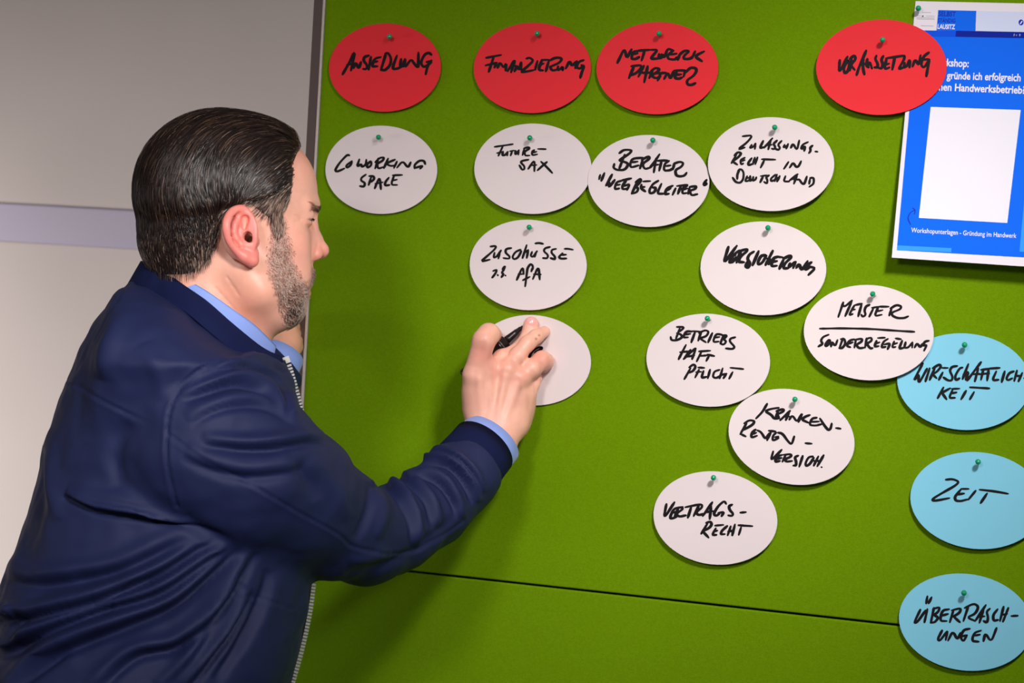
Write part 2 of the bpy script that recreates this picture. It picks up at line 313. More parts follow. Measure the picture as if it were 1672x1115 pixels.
  "500,155 440,260 355,345;655,205 550,220 470,250 560,300 590,350 660,345;650,230 610,340;620,250 710,220 720,250 640,290;640,300 660,345;670,370 800,245;790,260 745,365;720,320 790,320;790,360 830,300 890,395 950,290;960,290 910,390;1060,300 1000,320 950,360 1040,400;1150,335 1085,345 1050,430 1130,440 1210,420;1080,390 1180,385;1190,345 1250,440 1300,500 1330,480 1345,410;1400,470 1460,478;230,410 150,550;200,410 270,365 340,380 310,430 180,500;150,545 220,580;350,490 300,530 290,600 370,570;310,550 360,530;370,500 420,520 480,620 530,540;520,505 610,515;550,520 500,630;620,530 575,570 570,640 650,600;600,590 650,580;640,530 700,540 770,640 820,690 855,580;1000,668 1085,675;580,775 545,905 690,755;700,820 630,840 600,915 670,900;620,875 690,860;740,830 700,910;710,820 810,810 820,840 730,880 750,910 830,900;910,830 860,850 880,910 880,960 840,960;965,835 920,975;1100,840 1040,850 1000,930 1010,970 1060,940 1110,860;1170,840 1110,960;1240,825 1155,970;1110,900 1200,900;1210,980 1214,982"),
 ('oval_card', 'white oval card handwritten VERTRAGSRECHT, lowest of the white cards', 'w', (1067, 1268.5, 769, 922), .0022, .004, 0, (1165, 780), (1065, 780), 3.5,
  "185,345 145,545 290,320;400,380 280,400 230,520 250,535 320,510;260,460 330,440;340,400 290,515;330,390 390,385 400,410 310,470 350,510 440,490;430,385 600,350;510,380 465,520;610,360 540,500;590,350 650,350 650,390 570,450 600,490 680,470;660,500 785,320;770,370 750,540;690,450 800,435;965,340 940,300 860,370 800,470 830,500 880,470;860,460 940,445 905,500;1045,350 1000,370 1010,420 1060,470 1040,500 990,490;1150,455 1225,448;720,600 640,730;700,590 760,570 780,610 740,660 650,700;660,700 735,780;820,625 930,615;830,660 780,750 840,745;800,700 850,690;980,630 910,690 890,740 950,735;1025,635 985,750;1080,610 1045,750;990,700 1060,690;1125,620 1310,632;1160,650 1130,745"),
 ('oval_card', 'light blue oval card handwritten WIRTSCHAFTLICHKEIT, behind the MEISTER card', 'b', (1466, 1680.5, 544, 702), .0022, .004, 0, (1575, 563), (1463, 560), 3.4,
  "350,265 222,510 298,400 292,505 312,508 405,335;440,330 385,500;510,320 440,480;480,330 570,275 590,310 530,380 470,410;480,410 530,460;600,325 680,325;610,385 560,480;800,300 730,310 700,360 740,440 730,490 680,490 620,450;870,320 830,330 770,430 780,490 830,460;945,275 870,470;880,410 950,370 910,480;930,490 1110,250;1075,330 1030,500;1000,410 1090,400;1110,350 1230,335;1140,350 1110,480;1080,410 1180,400;1200,335 1355,325;1210,350 1190,490;1140,400 1220,400;1310,370 1255,490 1340,480;1420,370 1380,510;1540,370 1480,390 1440,460 1460,490 1520,460;1580,360 1545,495;1650,390 1600,500;1555,430 1630,430;1675,460 1700,462;620,580 545,720;710,590 600,650;600,650 660,735;730,600 830,595;740,610 690,720 770,715;710,660 790,645;915,625 850,735;965,578 1220,592;1020,640 965,735"),
 ('oval_card', 'light blue oval card handwritten ZEIT', 'b', (1487, 1703, 737, 897), .0022, .004, 0, (1597, 754), (1463, 740), 3.4,
  "650,345 740,335 825,370 780,420 600,520 470,600 490,625 700,585;850,465 950,465;850,470 765,570 780,620 850,625 940,600;790,540 890,525;1040,490 945,605;1090,475 1280,495 1465,528;1190,525 1105,650"),
 ('oval_card', 'light blue oval card handwritten ÜBERRASCHUNGEN, bottom of the blue cards', 'b', (1468, 1684, 936, 1095), .0022, .004, 0, (1574, 968), None, 3.4,
  "325,495 270,610 300,600 370,500;385,490 360,600;385,380 375,440;420,390 395,440;440,480 415,600;430,490 490,470 480,510 440,540 480,560 450,600 410,605;570,490 510,500 490,590 550,590;505,545 560,530;605,500 575,600;590,500 670,480 660,520 600,555;610,555 660,600;730,470 690,590;700,480 780,440 820,470 790,530 720,560 790,590;790,590 880,455;860,490 825,605;820,555 870,550;915,485 885,510 900,560 890,605 860,590;980,490 940,540 945,590 985,580;1030,470 1000,590;1070,480 1025,595;1010,540 1060,530;1095,548 1150,545;510,670 470,745 490,760 550,680;555,680 540,750;560,755 600,675 640,750 665,690;745,655 690,665 665,730 690,765 720,710;680,720 720,710;840,670 780,690 760,760 820,765;775,715 830,705;860,760 875,690 925,770 970,650"),
]
for (nm, lab, col, bb, base, curl, ang, pin, org, wd, txt) in CARDS:
    m_, g_ = {'r': (M_red, GR), 'w': (M_white, GW), 'b': (M_blue, GB)}[col]
    if txt is None: ink = [[(863, 588), (866, 578), (871, 572), (878, 567.5), (884, 566.6), (885, 569), (880, 572), (873, 576)]]
    elif org is None: ink = parse(txt, (1440, 900), 5.185)
    else: ink = parse(txt, org)
    word = lab.split('handwritten ')[-1].split(',')[0].split(' on ')[0].split(' in ')[0].split(' above')[0]
    make_card(nm, lab, m_, bb, base, curl, ang, pin, ink, wd, 0.0, g_, 'small green ball-headed pin at the top of the %s card' % word)
# ------------------------------------------------------------------ poster
M_paper = mat('poster_paper', srgb(228, 222, 230), 0.5, spec=0.2)
def pm(name, c): return mat(name, srgb(*c), 0.5, spec=0.15)
M_pb = pm('print_blue', (0, 102, 238)); M_pn = pm('print_navy', (0, 28, 150)); M_pm = pm('print_mid_blue', (0, 80, 225))
M_pl = pm('print_pale', (205, 214, 240)); M_pl2 = pm('print_light_blue', (52, 150, 250)); M_pw = pm('print_white', (232, 229, 238))
M_pg = pm('print_grey', (190, 185, 195)); M_pd = pm('print_dark_blue', (20, 40, 170))
def p_off(py): return 0.0012+0.022*max(0.0, (py-3)/420.0)**1.6
def PP(px, py, lift=0.0): return at(px, py, -(p_off(py)+lift))
pc = at(1600, 425, -0.02)
poster = thing('poster', 'blue and white printed workshop poster pinned at the right edge', 'poster', (pc[0], -0.02, pc[2]))
PO = np.array([pc[0], -0.02, pc[2]])
def quad_grid(name, c4, m, lift, n=14, two=False, nx=2):
    TL, TR, BR, BL = [np.array(c, float) for c in c4]; V, Fc = [], []
    for s in range(2 if two else 1):
        for i in range(n+1):
            for j in range(nx+1):
                a = i/n; b = j/nx
                p = (TL*(1-b)+TR*b)*(1-a)+(BL*(1-b)+BR*b)*a
                V.append(PP(p[0], p[1], lift-(0.0003 if s else 0)))
    for s in range(2 if two else 1):
        o_ = s*(n+1)*(nx+1)
        for i in range(n):
            for j in range(nx):
                k = o_+i*(nx+1)+j
                f = (k, k+nx+1, k+nx+2, k+1); Fc.append(f if s == 0 else f[::-1])
    if two:
        m_ = (n+1)*(nx+1)
        rim = [i*(nx+1) for i in range(n+1)]+[n*(nx+1)+j for j in range(1, nx+1)]+[i*(nx+1)+nx for i in range(n-1, -1, -1)]+[j for j in range(nx-1, 0, -1)]
        for a, b in zip(rim, rim[1:]+rim[:1]): Fc.append((a, a+m_, b+m_, b))
    return mesh_np(name, V, Fc, m, poster, False, PO)
quad_grid('sheet', [(1494.9, 1.8), (1768, 7.6), (1738, 439.4), (1456, 420.5)], M_paper, 0.0003, two=True)
L0 = 0.0005
quad_grid('printed_panel', [(1496.6, 49.3), (1757, 54.2), (1730, 423.4), (1464.2, 408.5)], M_pb, L0)
quad_grid('printed_logo_block', [(1532, 16.3), (1594.2, 17.7), (1592.8, 50.6), (1529.2, 49.5)], M_pb, L0+.0001, 3)
quad_grid('printed_pale_block', [(1596, 17.8), (1757, 21), (1755, 54), (1594, 50.6)], M_pl, L0+.0001, 3)
quad_grid('printed_band', [(1511, 49.6), (1561, 50.2), (1560, 59.9), (1508, 59.0)], M_pm, L0+.0002, 2)
quad_grid('printed_band', [(1561, 50.2), (1757, 54.0), (1756, 64.0), (1560, 59.9)], M_pn, L0+.0002, 2)
quad_grid('white_square', [(1519.7, 174.5), (1666.6, 179.5), (1644.7, 364), (1500.3, 355.7)], M_pw, L0+.0001, 8)
quad_grid('printed_strip', [(1465.2, 400.5), (1553.6, 405), (1553.0, 411.8), (1464.2, 408.2)], M_pl2, L0+.0001, 2)
quad_grid('printed_strip', [(1673, 320), (1700, 321.4), (1694, 413), (1664.6, 410.6)], M_pl2, L0+.0001, 6)
for (xa, ya, xb, yb) in ((1506, 19.6, 1520, 20), (1497, 25, 1504, 25.2), (1512, 25.6, 1526, 26), (1497, 28, 1526, 29), (1497, 30.3, 1526, 31), (1503, 41.3, 1525, 42)):
    quad_grid('printed_line', [(xa, ya), (xb, yb), (xb, yb+0.8), (xa, ya+0.8)], M_pg, L0+.0001, 1)
quad_grid('printed_mark', [(1505, 26.2), (1507.8, 25.2), (1507.8, 27.6), (1505.4, 27.0)], M_ink, L0+.0001, 1)
def disc(name, cx, cy, r, m, lift):
    V = [PP(cx+r*math.cos(a), cy+1.15*r*math.sin(a), lift) for a in [k*math.pi/12 for k in range(24)]]
    return mesh_np(name, V, [tuple(range(24))], m, poster, False, PO)
disc('printed_emblem', 1667.2, 36.6, 4.2, M_pd, L0+.0002)
quad_grid('printed_slash', [(1668.2, 34.2), (1669.8, 34.8), (1666.6, 39.6), (1665, 38.6)], M_pw, L0+.0003, 1)
def print_text(name, s, p0, p1, hpx, m, bold=0.0, lift=0.0002, lean=0.075):
    cu = bpy.data.curves.new('t', 'FONT'); cu.body = s; cu.size = 1.0; cu.offset = bold; cu.resolution_u = 3
    ob = bpy.data.objects.new('t', cu); SC.collection.objects.link(ob)
    bpy.context.view_layer.update()
    me = bpy.data.meshes.new_from_object(ob.evaluated_get(bpy.context.evaluated_depsgraph_get()))
    bpy.data.objects.remove(ob); bpy.data.curves.remove(cu)
    co = np.array([v.co[:] for v in me.vertices]); x0, x1 = co[:, 0].min(), co[:, 0].max(); cap = 0.70
    V = []
    for x, y, _ in co:
        u = (x-x0)/(x1-x0); t = y/cap*hpx
        V.append(PP(p0[0]+(p1[0]-p0[0])*u+lean*t, p0[1]+(p1[1]-p0[1])*u-t, L0+lift))
    Fc = [tuple(p.vertices) for p in me.polygons]; bpy.data.meshes.remove(me)
    return mesh_np(name, V, Fc, m, poster, False, PO)
print_text('printed_text', 'SELBST', (1532.3, 26.2), (1560.3, 26.8), 7.8, M_pd, .02)
print_text('printed_text', 'STÄNDIG', (1531.3, 36.4), (1559.8, 37.0), 6.6, M_pd, .02)
print_text('printed_text', 'LAUSITZ', (1530.6, 46.9), (1559.2, 47.5), 7.4, M_pw, .03)
print_text('printed_text', 'hwk-d', (1655.2, 60.3), (1674.0, 60.9), 6.0, M_pw, .03)
print_text('printed_text', 'Workshop:', (1516.6, 106.6), (1581.5, 109.6), 12.2, M_pw, .024)
print_text('printed_text', 'Wie gründe ich erfolgreich', (1518, 127.8), (1666.2, 132.6), 12.0, M_pw, .024)
print_text('printed_text', 'meinen Handwerksbetrieb?', (1511, 146.6), (1673.5, 153.0), 12.0, M_pw, .024)
print_text('printed_text', 'Workshopunterlagen - Gründung im Handwerk', (1487.6, 379.2), (1659.4, 388.6), 7.8, M_pw, .008)
V, Fc = ink_mesh([[(1486.6, 366.4), (1481.6, 356), (1486.5, 346.4), (1494.2, 342.6)], [(1490.2, 339.6), (1494.6, 342.6), (1493.0, 349.8)]], 1.25, lambda x, y, l: PP(x, y, L0+.0001+l*0.3))
mesh_np('printed_arrow', V, Fc, M_pd, poster, False, PO)
make_pin((1499.6, 13.6), PP(1499.6, 13.6), 'small green ball-headed pin in the top left corner of the blue poster')
# ------------------------------------------------------------------ signed-distance modelling
# person frame: X right, Y away, Z up as the photographer stands, metres, origin on the optical axis at 3.0 m
Z0 = 3.0
def Q(px, py, dz=0.0):
    z = Z0+dz
    return np.array([(px-W/2)/FPX*z, dz, -(py-H/2)/FPX*z])
FO = CAM+Fv*Z0
FM = np.stack([Rv, Fv, Uv])          # rows: frame axes in world
def to_world(P): return FO+np.asarray(P, float) @ FM
def to_frame(P): return (np.asarray(P, float)-FO) @ FM.T
f32 = np.float32
def capsule(P, a, b, ra, rb=None):
    rb = ra if rb is None else rb
    a = np.asarray(a, f32); ba = np.asarray(b, f32)-a
    pa = P-a
    h = np.clip(pa @ ba/max(float(ba @ ba), 1e-12), 0, 1)
    return np.sqrt(((pa-h[:, None]*ba)**2).sum(1))-(ra+(rb-ra)*h)
def ellipsoid(P, c, r, R=None):
    q = P-np.asarray(c, f32)
    if R is not None: q = q @ np.asarray(R, f32)     # columns of R are the local axes
    r = np.asarray(r, f32)
    k0 = np.sqrt(((q/r)**2).sum(1)); k1 = np.sqrt(((q/(r*r))**2).sum(1))
    return k0*(k0-1.0)/np.maximum(k1, 1e-6)
def smin(a, b, k):
    h = np.maximum(k-np.abs(a-b), 0)/k
    return np.minimum(a, b)-h*h*k*0.25
def smax(a, b, k): return -smin(-a, -b, k)
def chain(P, pts, k=0.004):
    d = None
    for (a, ra), (b, rb) in zip(pts[:-1], pts[1:]):
        c = capsule(P, a, b, ra, rb); d = c if d is None else smin(d, c, k)
    return d
def poly2d(x, y, poly):
    """signed distance to a polygon, negative inside"""
    poly = np.asarray(poly, f32); n = len(poly)
    d = np.full(x.shape, 1e9, f32); s = np.ones(x.shape, bool)
    ins = np.zeros(x.shape, bool)
    for i in range(n):
        ax, ay = poly[i]; bx, by = poly[(i+1) % n]
        ex, ey = bx-ax, by-ay; wx, wy = x-ax, y-ay
        t = np.clip((wx*ex+wy*ey)/(ex*ex+ey*ey+1e-12), 0, 1)
        d = np.minimum(d, (wx-ex*t)**2+(wy-ey*t)**2)
        c = (ay > y) != (by > y)
        with np.errstate(divide='ignore', invalid='ignore'):
            xi = ax+(y-ay)/(by-ay if abs(by-ay) > 1e-12 else 1e-12)*(bx-ax)
        ins ^= c & (x < xi)
    return np.where(ins, -1, 1)*np.sqrt(d)
def field_mesh(sdf, lo, hi, h):
    """surface nets over the 8-cell blocks that the surface passes through"""
    lo = np.asarray(lo, float); hi = np.asarray(hi, float)
    B = 8; nb = np.maximum(1, np.ceil((hi-lo)/(h*B)).astype(int))
    g = np.stack(np.meshgrid(*[np.arange(n) for n in nb], indexing='ij'), -1).reshape(-1, 3)
    cen = lo+(g+0.5)*h*B
    dv = np.concatenate([sdf(c.astype(f32)) for c in np.array_split(cen, max(1, len(cen)//200000))])
    g = g[np.abs(dv) < h*B*1.25+0.004]
    loc = np.stack(np.meshgrid(*[np.arange(B+1)]*3, indexing='ij'), -1)
    verts, keys, quads = [], [], []
    S = np.array([(nb[1]*B+4)*(nb[2]*B+4), nb[2]*B+4, 1], np.int64)
    for gb in np.array_split(g, max(1, len(g)//700)):
        if not len(gb): continue
        idx = gb[:, None, None, None, :]*B+loc[None]
        P = lo+idx*h
        D = sdf(P.reshape(-1, 3).astype(f32)).reshape(idx.shape[:-1]).astype(float)
        c8 = [D[:, i:i+B, j:j+B, k:k+B] for i in (0, 1) for j in (0, 1) for k in (0, 1)]
        mn = np.minimum.reduce(c8); mx = np.maximum.reduce(c8)
        act = (mn < 0) & (mx >= 0)
        acc = np.zeros(act.shape+(3,)); cnt = np.zeros(act.shape)
        for ax in range(3):
            for u in (0, 1):
                for v in (0, 1):
                    o = [0, 0, 0]; oth = [i for i in range(3) if i != ax]; o[oth[0]] = u; o[oth[1]] = v
                    o2 = list(o); o2[ax] = 1
                    a = D[:, o[0]:o[0]+B, o[1]:o[1]+B, o[2]:o[2]+B]; b = D[:, o2[0]:o2[0]+B, o2[1]:o2[1]+B, o2[2]:o2[2]+B]
                    cr = (a < 0) != (b < 0)
                    t = np.where(cr, a/np.where(cr, a-b, 1), 0)
                    p = np.zeros(act.shape+(3,)); p[..., 0] = o[0]; p[..., 1] = o[1]; p[..., 2] = o[2]
                    p[..., ax] += t
                    acc += np.where(cr[..., None], p, 0); cnt += cr
        ci = idx[:, :B, :B, :B][act]
        verts.append(lo+(ci+acc[act]/cnt[act][:, None])*h)
        keys.append((ci+1) @ S)
        for ax in range(3):
            o2 = [0, 0, 0]; o2[ax] = 1
            a = D[:, :B, :B, :B]; b = D[:, o2[0]:o2[0]+B, o2[1]:o2[1]+B, o2[2]:o2[2]+B]
            cr = (a < 0) != (b < 0); e = idx[:, :B, :B, :B][cr]+1; fl = (a < 0)[cr]
            u = np.zeros(3, int); v = np.zeros(3, int); u[(ax+1) % 3] = 1; v[(ax+2) % 3] = 1
            q = np.stack([(e-u-v) @ S, (e-v) @ S, e @ S, (e-u) @ S], 1)
            q[~fl] = q[~fl][:, ::-1]
            quads.append(q)
    V = np.concatenate(verts); K = np.concatenate(keys); Qd = np.concatenate(quads)
    o = np.argsort(K); K = K[o]; V = V[o]
    pos = np.searchsorted(K, Qd); pos = np.clip(pos, 0, len(K)-1)
    ok = (K[pos] == Qd).all(1)
    return V, pos[ok]
def grad(sdf, P, e=0.0008):
    G = np.zeros(P.shape, float)
    for i in range(3):
        d = np.zeros(3); d[i] = e
        G[:, i] = sdf((P+d).astype(f32)).astype(float)-sdf((P-d).astype(f32)).astype(float)
    return G/np.maximum(np.linalg.norm(G, axis=1, keepdims=True), 1e-9)
def big_mesh(name, V, F4, m, parent=None, smooth=True, org=None, col=None):
    """quads (or tris) from numpy arrays, quickly"""
    V = np.asarray(V, f32)
    if org is not None: V = V-np.asarray(org, f32)
    F4 = np.asarray(F4, np.int32); n = F4.shape[1]
    me = bpy.data.meshes.new(name)
    me.vertices.add(len(V)); me.vertices.foreach_set('co', V.ravel())
    me.loops.add(F4.size); me.loops.foreach_set('vertex_index', F4.ravel())
    me.polygons.add(len(F4)); me.polygons.foreach_set('loop_start', np.arange(0, F4.size, n, dtype=np.int32))
    me.update(calc_edges=True); me.validate()
    if col is not None:
        ca = me.color_attributes.new('Col', 'FLOAT_COLOR', 'POINT')
        ca.data.foreach_set('color', np.concatenate([np.asarray(col, f32), np.ones((len(V), 1), f32)], 1).ravel())
    return link(name, me, m, parent, smooth)
# cheap smooth value noise
def vnoise(P, sc, seed=0):
    p = np.asarray(P, float)*sc+seed*17.31
    i = np.floor(p).astype(np.int64); f = p-i; f = f*f*(3-2*f); out = np.zeros(len(p))
    for a in (0, 1):
        for b in (0, 1):
            for c in (0, 1):
                h = (i[:, 0]+a)*73856093 ^ (i[:, 1]+b)*19349663 ^ (i[:, 2]+c)*83492791
                h = (h ^ (h >> 13))*1274126177 & 0x7fffffff
                w = (f[:, 0] if a else 1-f[:, 0])*(f[:, 1] if b else 1-f[:, 1])*(f[:, 2] if c else 1-f[:, 2])
                out += w*((h % 10007)/10007.0)
    return out
# ------------------------------------------------------------------ the man
foot_w = to_world(Q(235, 1300, 0.03)); PORG = np.array([foot_w[0], foot_w[1], 0.0])
person = thing('person', 'bearded man in a navy jacket and light blue shirt writing on a white card', 'person', PORG)
# ---- head, in head axes (u to the face, v to the far side, w up)
HY = math.radians(12)
HC = Q(372, 385, 0.0)
HA = np.array([[math.cos(HY), math.sin(HY), 0], [-math.sin(HY), math.cos(HY), 0], [0, 0, 1.0]])   # rows u,v,w
SP = Z0/FPX
def hp(px, py, v=0.0):
    """head axes from a photograph pixel for a point at lateral position v"""
    z = Z0+v*math.cos(HY)
    X = (px-372)*SP; w = -(py-385)*SP
    # undo the small size change with depth
    X = X*z/Z0+(372-W/2)/FPX*(z-Z0); w = w*z/Z0-(385-H/2)/FPX*(z-Z0)
    u = (X+v*math.sin(HY))/math.cos(HY)
    return np.array([u, v, w])
def to_head(P): return (P-HC.astype(f32)) @ HA.T.astype(f32)
def from_head(L): return HC+np.asarray(L) @ HA
EYE = [hp(497.5, 362.5, s*0.031) for s in (-1, 1)]
EYE = [np.array([0.0755, s*0.0335, 0.0195]) for s in (-1, 1)]
def ear_pt(X, Y, v): return hp(350+X/8.58, 320+Y/8.58, v)
def catm(pts, n=3):
    P = [np.array(p, float) for p in pts]; P = [P[0]]+P+[P[-1]]; out = []
    for i in range(1, len(P)-2):
        for k in range(n):
            t = k/n
            out.append(0.5*((2*P[i])+(-P[i-1]+P[i+1])*t+(2*P[i-1]-5*P[i]+4*P[i+1]-P[i+2])*t*t+(-P[i-1]+3*P[i]-3*P[i+1]+P[i+2])*t**3))
    return out+[P[-2]]
def ear_sdf(q):
    """q in head axes, near ear at v about -0.08"""
    d = None
    hel = [((455, 330), -.079, .0028), ((440, 245), -.081, .0034), ((360, 185), -.0845, .0040), ((265, 215), -.089, .0042), ((195, 310), -.094, .0043),
           ((172, 430), -.0965, .0042), ((190, 560), -.095, .0040), ((235, 670), -.092, .0038), ((320, 770), -.089, .0042), ((420, 860), -.087, .0055)]
    hp_ = catm([np.concatenate([ear_pt(x, y, v), [r]]) for (x, y), v, r in hel])
    d = chain(q, [(p[:3], p[3]) for p in hp_], .002)
    lobe = chain(q, [(ear_pt(430, 850, -.0865), .0062), (ear_pt(520, 900, -.0835), .0068), (ear_pt(545, 800, -.080), .0058)], .004)
    d = smin(d, lobe, .004)
    anti = chain(q, [(ear_pt(335, 300, -.084), .0030), (ear_pt(285, 400, -.0865), .0036), (ear_pt(270, 500, -.0880), .0034), (ear_pt(300, 600, -.0875), .0036),
                     (ear_pt(370, 680, -.0860), .0038), (ear_pt(470, 700, -.0840), .0045)], .003)
    d = smin(d, anti, .0035)
    crus = chain(q, [(ear_pt(335, 510, -.0800), .0022), (ear_pt(420, 480, -.0800), .0028), (ear_pt(480, 400, -.0790), .0030)], .003)
    # thin shell that carries the rims
    a = HY
    R = np.eye(3)
    ca, sa = math.cos(.42), math.sin(.42)
    R = np.array([[ca, sa, 0], [-sa, ca, 0], [0, 0, 1.0]]).T    # tilted so the back edge stands off
    c = ear_pt(355, 520, -.0815)
    plate = ellipsoid(q, c, (.0205, .0040, .0290), np.array([[math.cos(.38), -math.sin(.38), 0], [math.sin(.38), math.cos(.38), 0], [0, 0, 1]]).T)
    d = smin(d, plate, .004)
    d = smin(d, crus, .003)
    trag = chain(q, [(ear_pt(540, 540, -.0790), .0045), (ear_pt(555, 640, -.0795), .0050), (ear_pt(520, 720, -.0815), .0042)], .004)
    d = smin(d, trag, .004)
    concha = capsule(q, ear_pt(465, 560, -.0850), ear_pt(495, 640, -.0830), .0048, .0045)
    d = smax(d, -concha, .0025)
    hole = capsule(q, ear_pt(480, 570, -.084), ear_pt(540, 640, -.050), .0038, .0034)
    tri = capsule(q, ear_pt(430, 320, -.0855), ear_pt(420, 440, -.0840), .0042, .0030)
    d = smax(d, -tri, .002)
    scap = chain(q, [(ear_pt(330, 245, -.0890), .0012), (ear_pt(262, 320, -.0925), .0016), (ear_pt(232, 420, -.0945), .0018), (ear_pt(238, 540, -.0940), .0018), (ear_pt(275, 640, -.0915), .0016), (ear_pt(340, 715, -.0890), .0014)], .003)
    d = smax(d, -scap, .002)
    return d, hole
def head_core(q):
    qm = q.copy(); qm[:, 1] = -np.abs(qm[:, 1])      # mirrored: v<=0
    d = ellipsoid(q, (-.0035, 0, .046), (.0850, .0735, .0810))
    d = smin(d, ellipsoid(q, (.0425, 0, .050), (.0530, .0600, .0540)), .03)
    d = smin(d, ellipsoid(q, (.036, 0, -.014), (.0530, .0600, .0700)), .03)
    d = smin(d, ellipsoid(q, (-.036, 0, .010), (.0460, .0620, .0600)), .025)
    # neck and nape
    nk = capsule(q, (-.018, 0, -.02), (-.046, 0, -.165), .0560, .0620)
    d = smin(d, nk, .022)
    thr = capsule(q, (.014, 0, -.062), (-.014, 0, -.160), .040, .054)
    d = smin(d, thr, .028)
    # jaw and jowl
    jw = chain(qm, [(np.array([.012, -.050, -.040]), .0185), (np.array([.028, -.047, -.060]), .0185), (np.array([.057, -.022, -.078]), .0180), (np.array([.061, 0, -.080]), .0180)], .015)
    d = smin(d, jw, .022)
    d = smin(d, ellipsoid(q, (.034, 0, -.076), (.040, .040, .022)), .020)
    d = smin(d, ellipsoid(q, (.0655, 0, -.074), (.0170, .0200, .0180)), .012)
    # cheeks
    d = smin(d, ellipsoid(qm, (.058, -.0400, -.014), (.0230, .0190, .0200)), .020)
    d = smin(d, ellipsoid(qm, (.062, -.0330, -.045), (.0230, .0200, .0260)), .020)
    # brow
    d = smin(d, chain(qm, [(np.array([.0895, 0, .0290]), .0072), (np.array([.0882, -.018, .0315]), .0080), (np.array([.0785, -.040, .0300]), .0070)], .006), .012)
    # sockets
    d = smax(d, -ellipsoid(qm, (.0995, -.0300, .0180), (.0170, .0160, .0110)), .012)
    # nose
    br = chain(qm, [(np.array([.0840, 0, .0240]), .0060), (np.array([.0895, 0, .0110]), .0060), (np.array([.0965, 0, -.0030]), .0066), (np.array([.1015, 0, -.0135]), .0078)], .004)
    d = smin(d, br, .010)
    d = smin(d, chain(qm, [(np.array([.0860, -.004, .0100]), .0080), (np.array([.0900, -.0065, -.0120]), .0105)], .004), .010)
    d = smin(d, ellipsoid(q, (.1005, 0, -.0160), (.0100, .0095, .0085)), .005)
    d = smin(d, ellipsoid(qm, (.0925, -.0125, -.0200), (.0095, .0062, .0070)), .005)
    d = smax(d, -ellipsoid(qm, (.0975, -.0062, -.0262), (.0060, .0035, .0045)), .003)
    # upper lip, philtrum, mouth
    d = smin(d, ellipsoid(q, (.0705, 0, -.0420), (.0245, .0290, .0160)), .012)
    up = chain(qm, [(np.array([.0875, 0, -.0545]), .0042), (np.array([.0835, -.012, -.0555]), .0040), (np.array([.0740, -.0235, -.0590]), .0028)], .003)
    lo = chain(qm, [(np.array([.0855, 0, -.0635]), .0050), (np.array([.0810, -.012, -.0635]), .0046), (np.array([.0735, -.0225, -.0605]), .0026)], .003)
    d = smin(d, up, .006); d = smin(d, lo, .007)
    slit = chain(qm, [(np.array([.0940, 0, -.0588]), .0014), (np.array([.0880, -.012, -.0590]), .0014), (np.array([.0770, -.0240, -.0600]), .0010)], .001)
    d = smax(d, -slit, .003)
    # eyelids, half closed, looking down
    e = np.array([EYE[0][0], -abs(EYE[0][1]), EYE[0][2]])
    lid = ellipsoid(qm, e+np.array([.0004, 0, .0004]), (.0142, .0146, .0140))
    d = smin(d, lid, .004)
    op = ellipsoid(qm, e+np.array([.0110, -.0045, -.0036]), (.0090, .0115, .0009))
    d = smax(d, -op, .0016)
    crease = chain(qm, [(e+np.array([.0128, .010, .0065]), .0007), (e+np.array([.0142, 0, .0088]), .0008), (e+np.array([.0085, -.0125, .0060]), .0007)], .001)
    d = smax(d, -crease, .0022)
    # crow's feet and neck creases
    for a_, b_ in (((478, 352), (489, 357)), ((479, 362), (489, 360)), ((355, 470), (388, 508)), ((372, 452), (392, 482))):
        pa = hp(a_[0], a_[1], -.07 if a_[0] < 450 else -.05); pb = hp(b_[0], b_[1], -.07 if a_[0] < 450 else -.05)
        dx = capsule(np.stack([qm[:, 0], qm[:, 2]], 1), (pa[0], pa[2]), (pb[0], pb[2]), 0)
        d = d+0.0008*np.exp(-(dx/0.0011)**2)*(qm[:, 1] < -.02)
    for pl, am, wd in ((((519, 396), (515, 412), (512, 430), (504, 446)), .0011, .0016), (((492, 366), (499, 371), (508, 371)), .0007, .0012)):
        pp = [hp(x, y, -.028) for x, y in pl]
        for a_, b_ in zip(pp[:-1], pp[1:]):
            dx = capsule(np.stack([qm[:, 0], qm[:, 2]], 1), (a_[0], a_[2]), (b_[0], b_[2]), 0)
            d = d+am*.6*np.exp(-(dx/wd)**2)*(qm[:, 1] < -.012)*(qm[:, 1] > -.045)*(qm[:, 0] > .05)
    return d, qm
def head_sdf(P):
    d, qm = head_core(to_head(P))
    ea, hole = ear_sdf(qm)
    d = smin(d, ea, .004)
    return smax(d, -hole, .002)
# ---- right hand (person frame)
def H3(px, py, dz): return Q(px, py, dz)
THUMB = [(H3(779, 664, .218), .0150), (H3(776, 612, .205), .0140), (H3(790, 556, .198), .0128), (H3(798, 546, .206), .0124), (H3(803, 546, .240), .0104), (H3(810, 550, .258), .0085)]
INDEX = [(H3(802, 604, .213), .0118), (H3(820, 585, .220), .0104), (H3(841, 576, .228), .0092), (H3(859, 556, .243), .0086), (H3(865, 541, .2460), .0086), (H3(867.3, 529.5, .2462), .0090)]
MIDDLE = [(H3(828, 604, .212), .0116), (H3(845, 581, .214), .0096), (H3(861, 561, .220), .0090), (H3(875, 549.5, .230), .0082), (H3(889, 541.5, .243), .0066)]
RING = [(H3(847, 620, .215), .0118), (H3(868, 602, .216), .0108), (H3(885, 588, .226), .0106), (H3(891, 590, .236), .0092), (H3(887, 598, .241), .0080)]
PINKY = [(H3(857, 645, .222), .0112), (H3(868, 628, .230), .0090), (H3(873, 618, .241), .0080), (H3(868, 624, .248), .0068)]
WR = H3(812, 712, .214)
